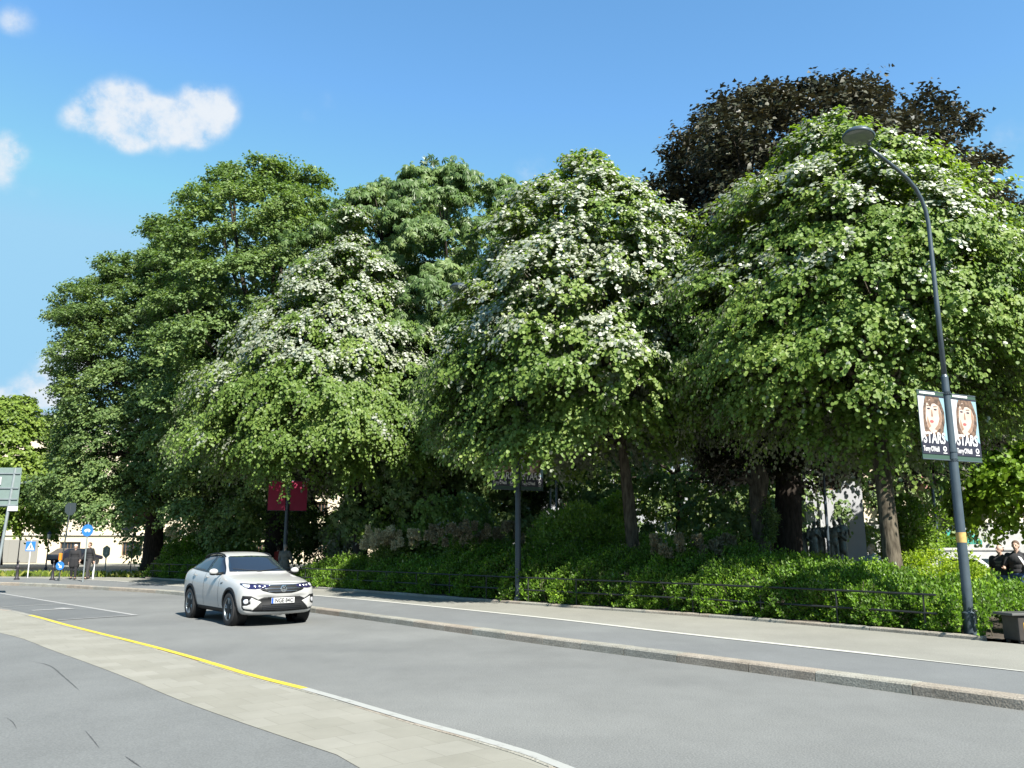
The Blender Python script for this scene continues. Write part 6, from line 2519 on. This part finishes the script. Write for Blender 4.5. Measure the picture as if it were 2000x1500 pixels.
for (px, Y, lab) in ((38, 60, 'small old-style lantern post at the far left, before the garage door'), (94, 56, 'small old-style lantern post before the barred brown window')):
    p = P(px, 1065, Y)
    if lan is None:
        lan = empty('lantern_post', (p.x, Y, .1))
        m = MB()
        m.lathe([(.10, 0), (.10, .2), (.05, .3), (.035, 1.0), (.03, 2.05), (.05, 2.1), (.001, 2.12)], 14)
        m.build('post', M_bol, lan)
        m = MB()
        m.lathe([(.08, 2.10), (.15, 2.42), (.001, 2.43)], 6)
        m.build('lantern_glass', mat_plain('frosted_glass', (.6, .6, .52), .3), lan)
        m = MB()
        m.lathe([(.18, 2.43), (.12, 2.52), (.03, 2.6), (.02, 2.68), (.001, 2.7)], 6)
        m.build('lantern_cap', M_bol, lan)
        tgt = lan
    else:
        tgt = lan.copy()
        C.objects.link(tgt)
        tgt.location = (p.x, Y, .1)
        for ch in lan.children:
            c2 = ch.copy()
            C.objects.link(c2)
            c2.parent = tgt
    tag(tgt, lab, 'lantern', 'old-style lanterns before the cream building')
# thin pale marker post right of the pair
p = G(181, 1131, .13)
mk = empty('marker_post', p)
tag(mk, 'thin pale marker post between the walking pair and the dark hedge', 'post')
m = MB()
m.tube([(0, 0, 0), (0, 0, .85)], [.045, .045], n=12)
m.build('pole', M_wsign, mk)
m = MB()
m.lathe([(.05, .85), (.05, .93), (.03, .96), (.001, .97)], 12, cap=True)
m.build('cap', M_galv, mk)


# far parked vehicles
def parked(name, label, loc, rz, paint, van=False, Ls=4.4):
    root = empty(name, loc, rz)
    tag(root, label, 'van' if van else 'car')
    prof = [(2.1, .45), (2.1, .75), (1.2, .95), (.5, 1.4), (-1.2, 1.42), (-1.9, 1.0), (-2.15, .9), (-2.15, .4)] if not van else [(2.3, .4), (2.3, .9), (1.7, 1.1), (1.2, 1.85), (-2.3, 1.9), (-2.35, .4)]
    M_ = frame((0, .85, 0), (1, 0, 0), (0, 0, 1))
    m_ = MB()
    m_.prism(prof, 0, 1.7, M_)
    m_.build('body', paint, root, bevel=.12)
    g = [(1.05, .98), (.5, 1.34), (-1.1, 1.36), (-1.6, 1.02)] if not van else [(1.55, 1.15), (1.12, 1.7), (.2, 1.72), (.2, 1.15)]
    for y in (-.858, .852):
        m_ = MB()
        m_.prism(g, -.004, .004, frame((0, y, 0), (1, 0, 0), (0, 0, 1)))
        m_.build('window', M_glass, root)
    m_ = MB()
    m_.add([(1.12, -.7, 1.0), (1.12, .7, 1.0), (.56, .62, 1.385), (.56, -.62, 1.385)] if not van else [(1.72, -.75, 1.12), (1.72, .75, 1.12), (1.26, .7, 1.8), (1.26, -.7, 1.8)], [(0, 1, 2, 3)])
    m_.build('windscreen', M_glass, root)
    for x in (1.35, -1.35):
        for y in (-.8, .8):
            m_ = MB()
            m_.lathe([(.001, -.1), (.32, -.1), (.32, .1), (.001, .1)], 24, Matrix.Translation((x, y, .32)) @ Matrix.Rotation(math.radians(90), 4, 'X'), cap=False)
            m_.build('wheel', M_tyre, root)
    return root


p = P(1912, 1065, 31)
parked('parked_car', 'white parked car, its roof showing above the yellow-green shrub at the right', (p.x, 31, .1), math.radians(-68), mat_plain('white_paint_car', (.7, .72, .74), .3, coat=.6)).scale = (.9, .95, .88)
p = P(150, 1065, 73)
parked('parked_car', 'dark parked car behind the two people at the far left', (p.x, 73, .12), math.radians(62), mat_plain('dark_paint', (.015, .015, .03), .3))


# old cracks in the footpath asphalt
M_crack = mat_plain('crack', (.085, .09, .092), .9)
for pts_, w_ in (([(40, 1289), (70, 1293), (98, 1301), (118, 1317), (138, 1334), (158, 1351)], .024), ([(165, 1425), (180, 1444), (195, 1462)], .012), ([(243, 1476), (262, 1490), (277, 1499)], .018), ([(10, 1400), (24, 1410), (33, 1424)], .010)):
    rr = random.Random(len(pts_))
    ln = smooth_line([G(a, b, .1) for a, b in pts_], 26)
    L1, L2 = [], []
    for i, q in enumerate(ln):
        e = math.sin(math.pi * i / 25) * rr.uniform(.4, 1)
        L1.append(q)
        L2.append(q + Vector((w_ * e * .8, w_ * e * .6, 0)))
    tag(strip('crack', L1, L2, .1005, M_crack), kind='structure')
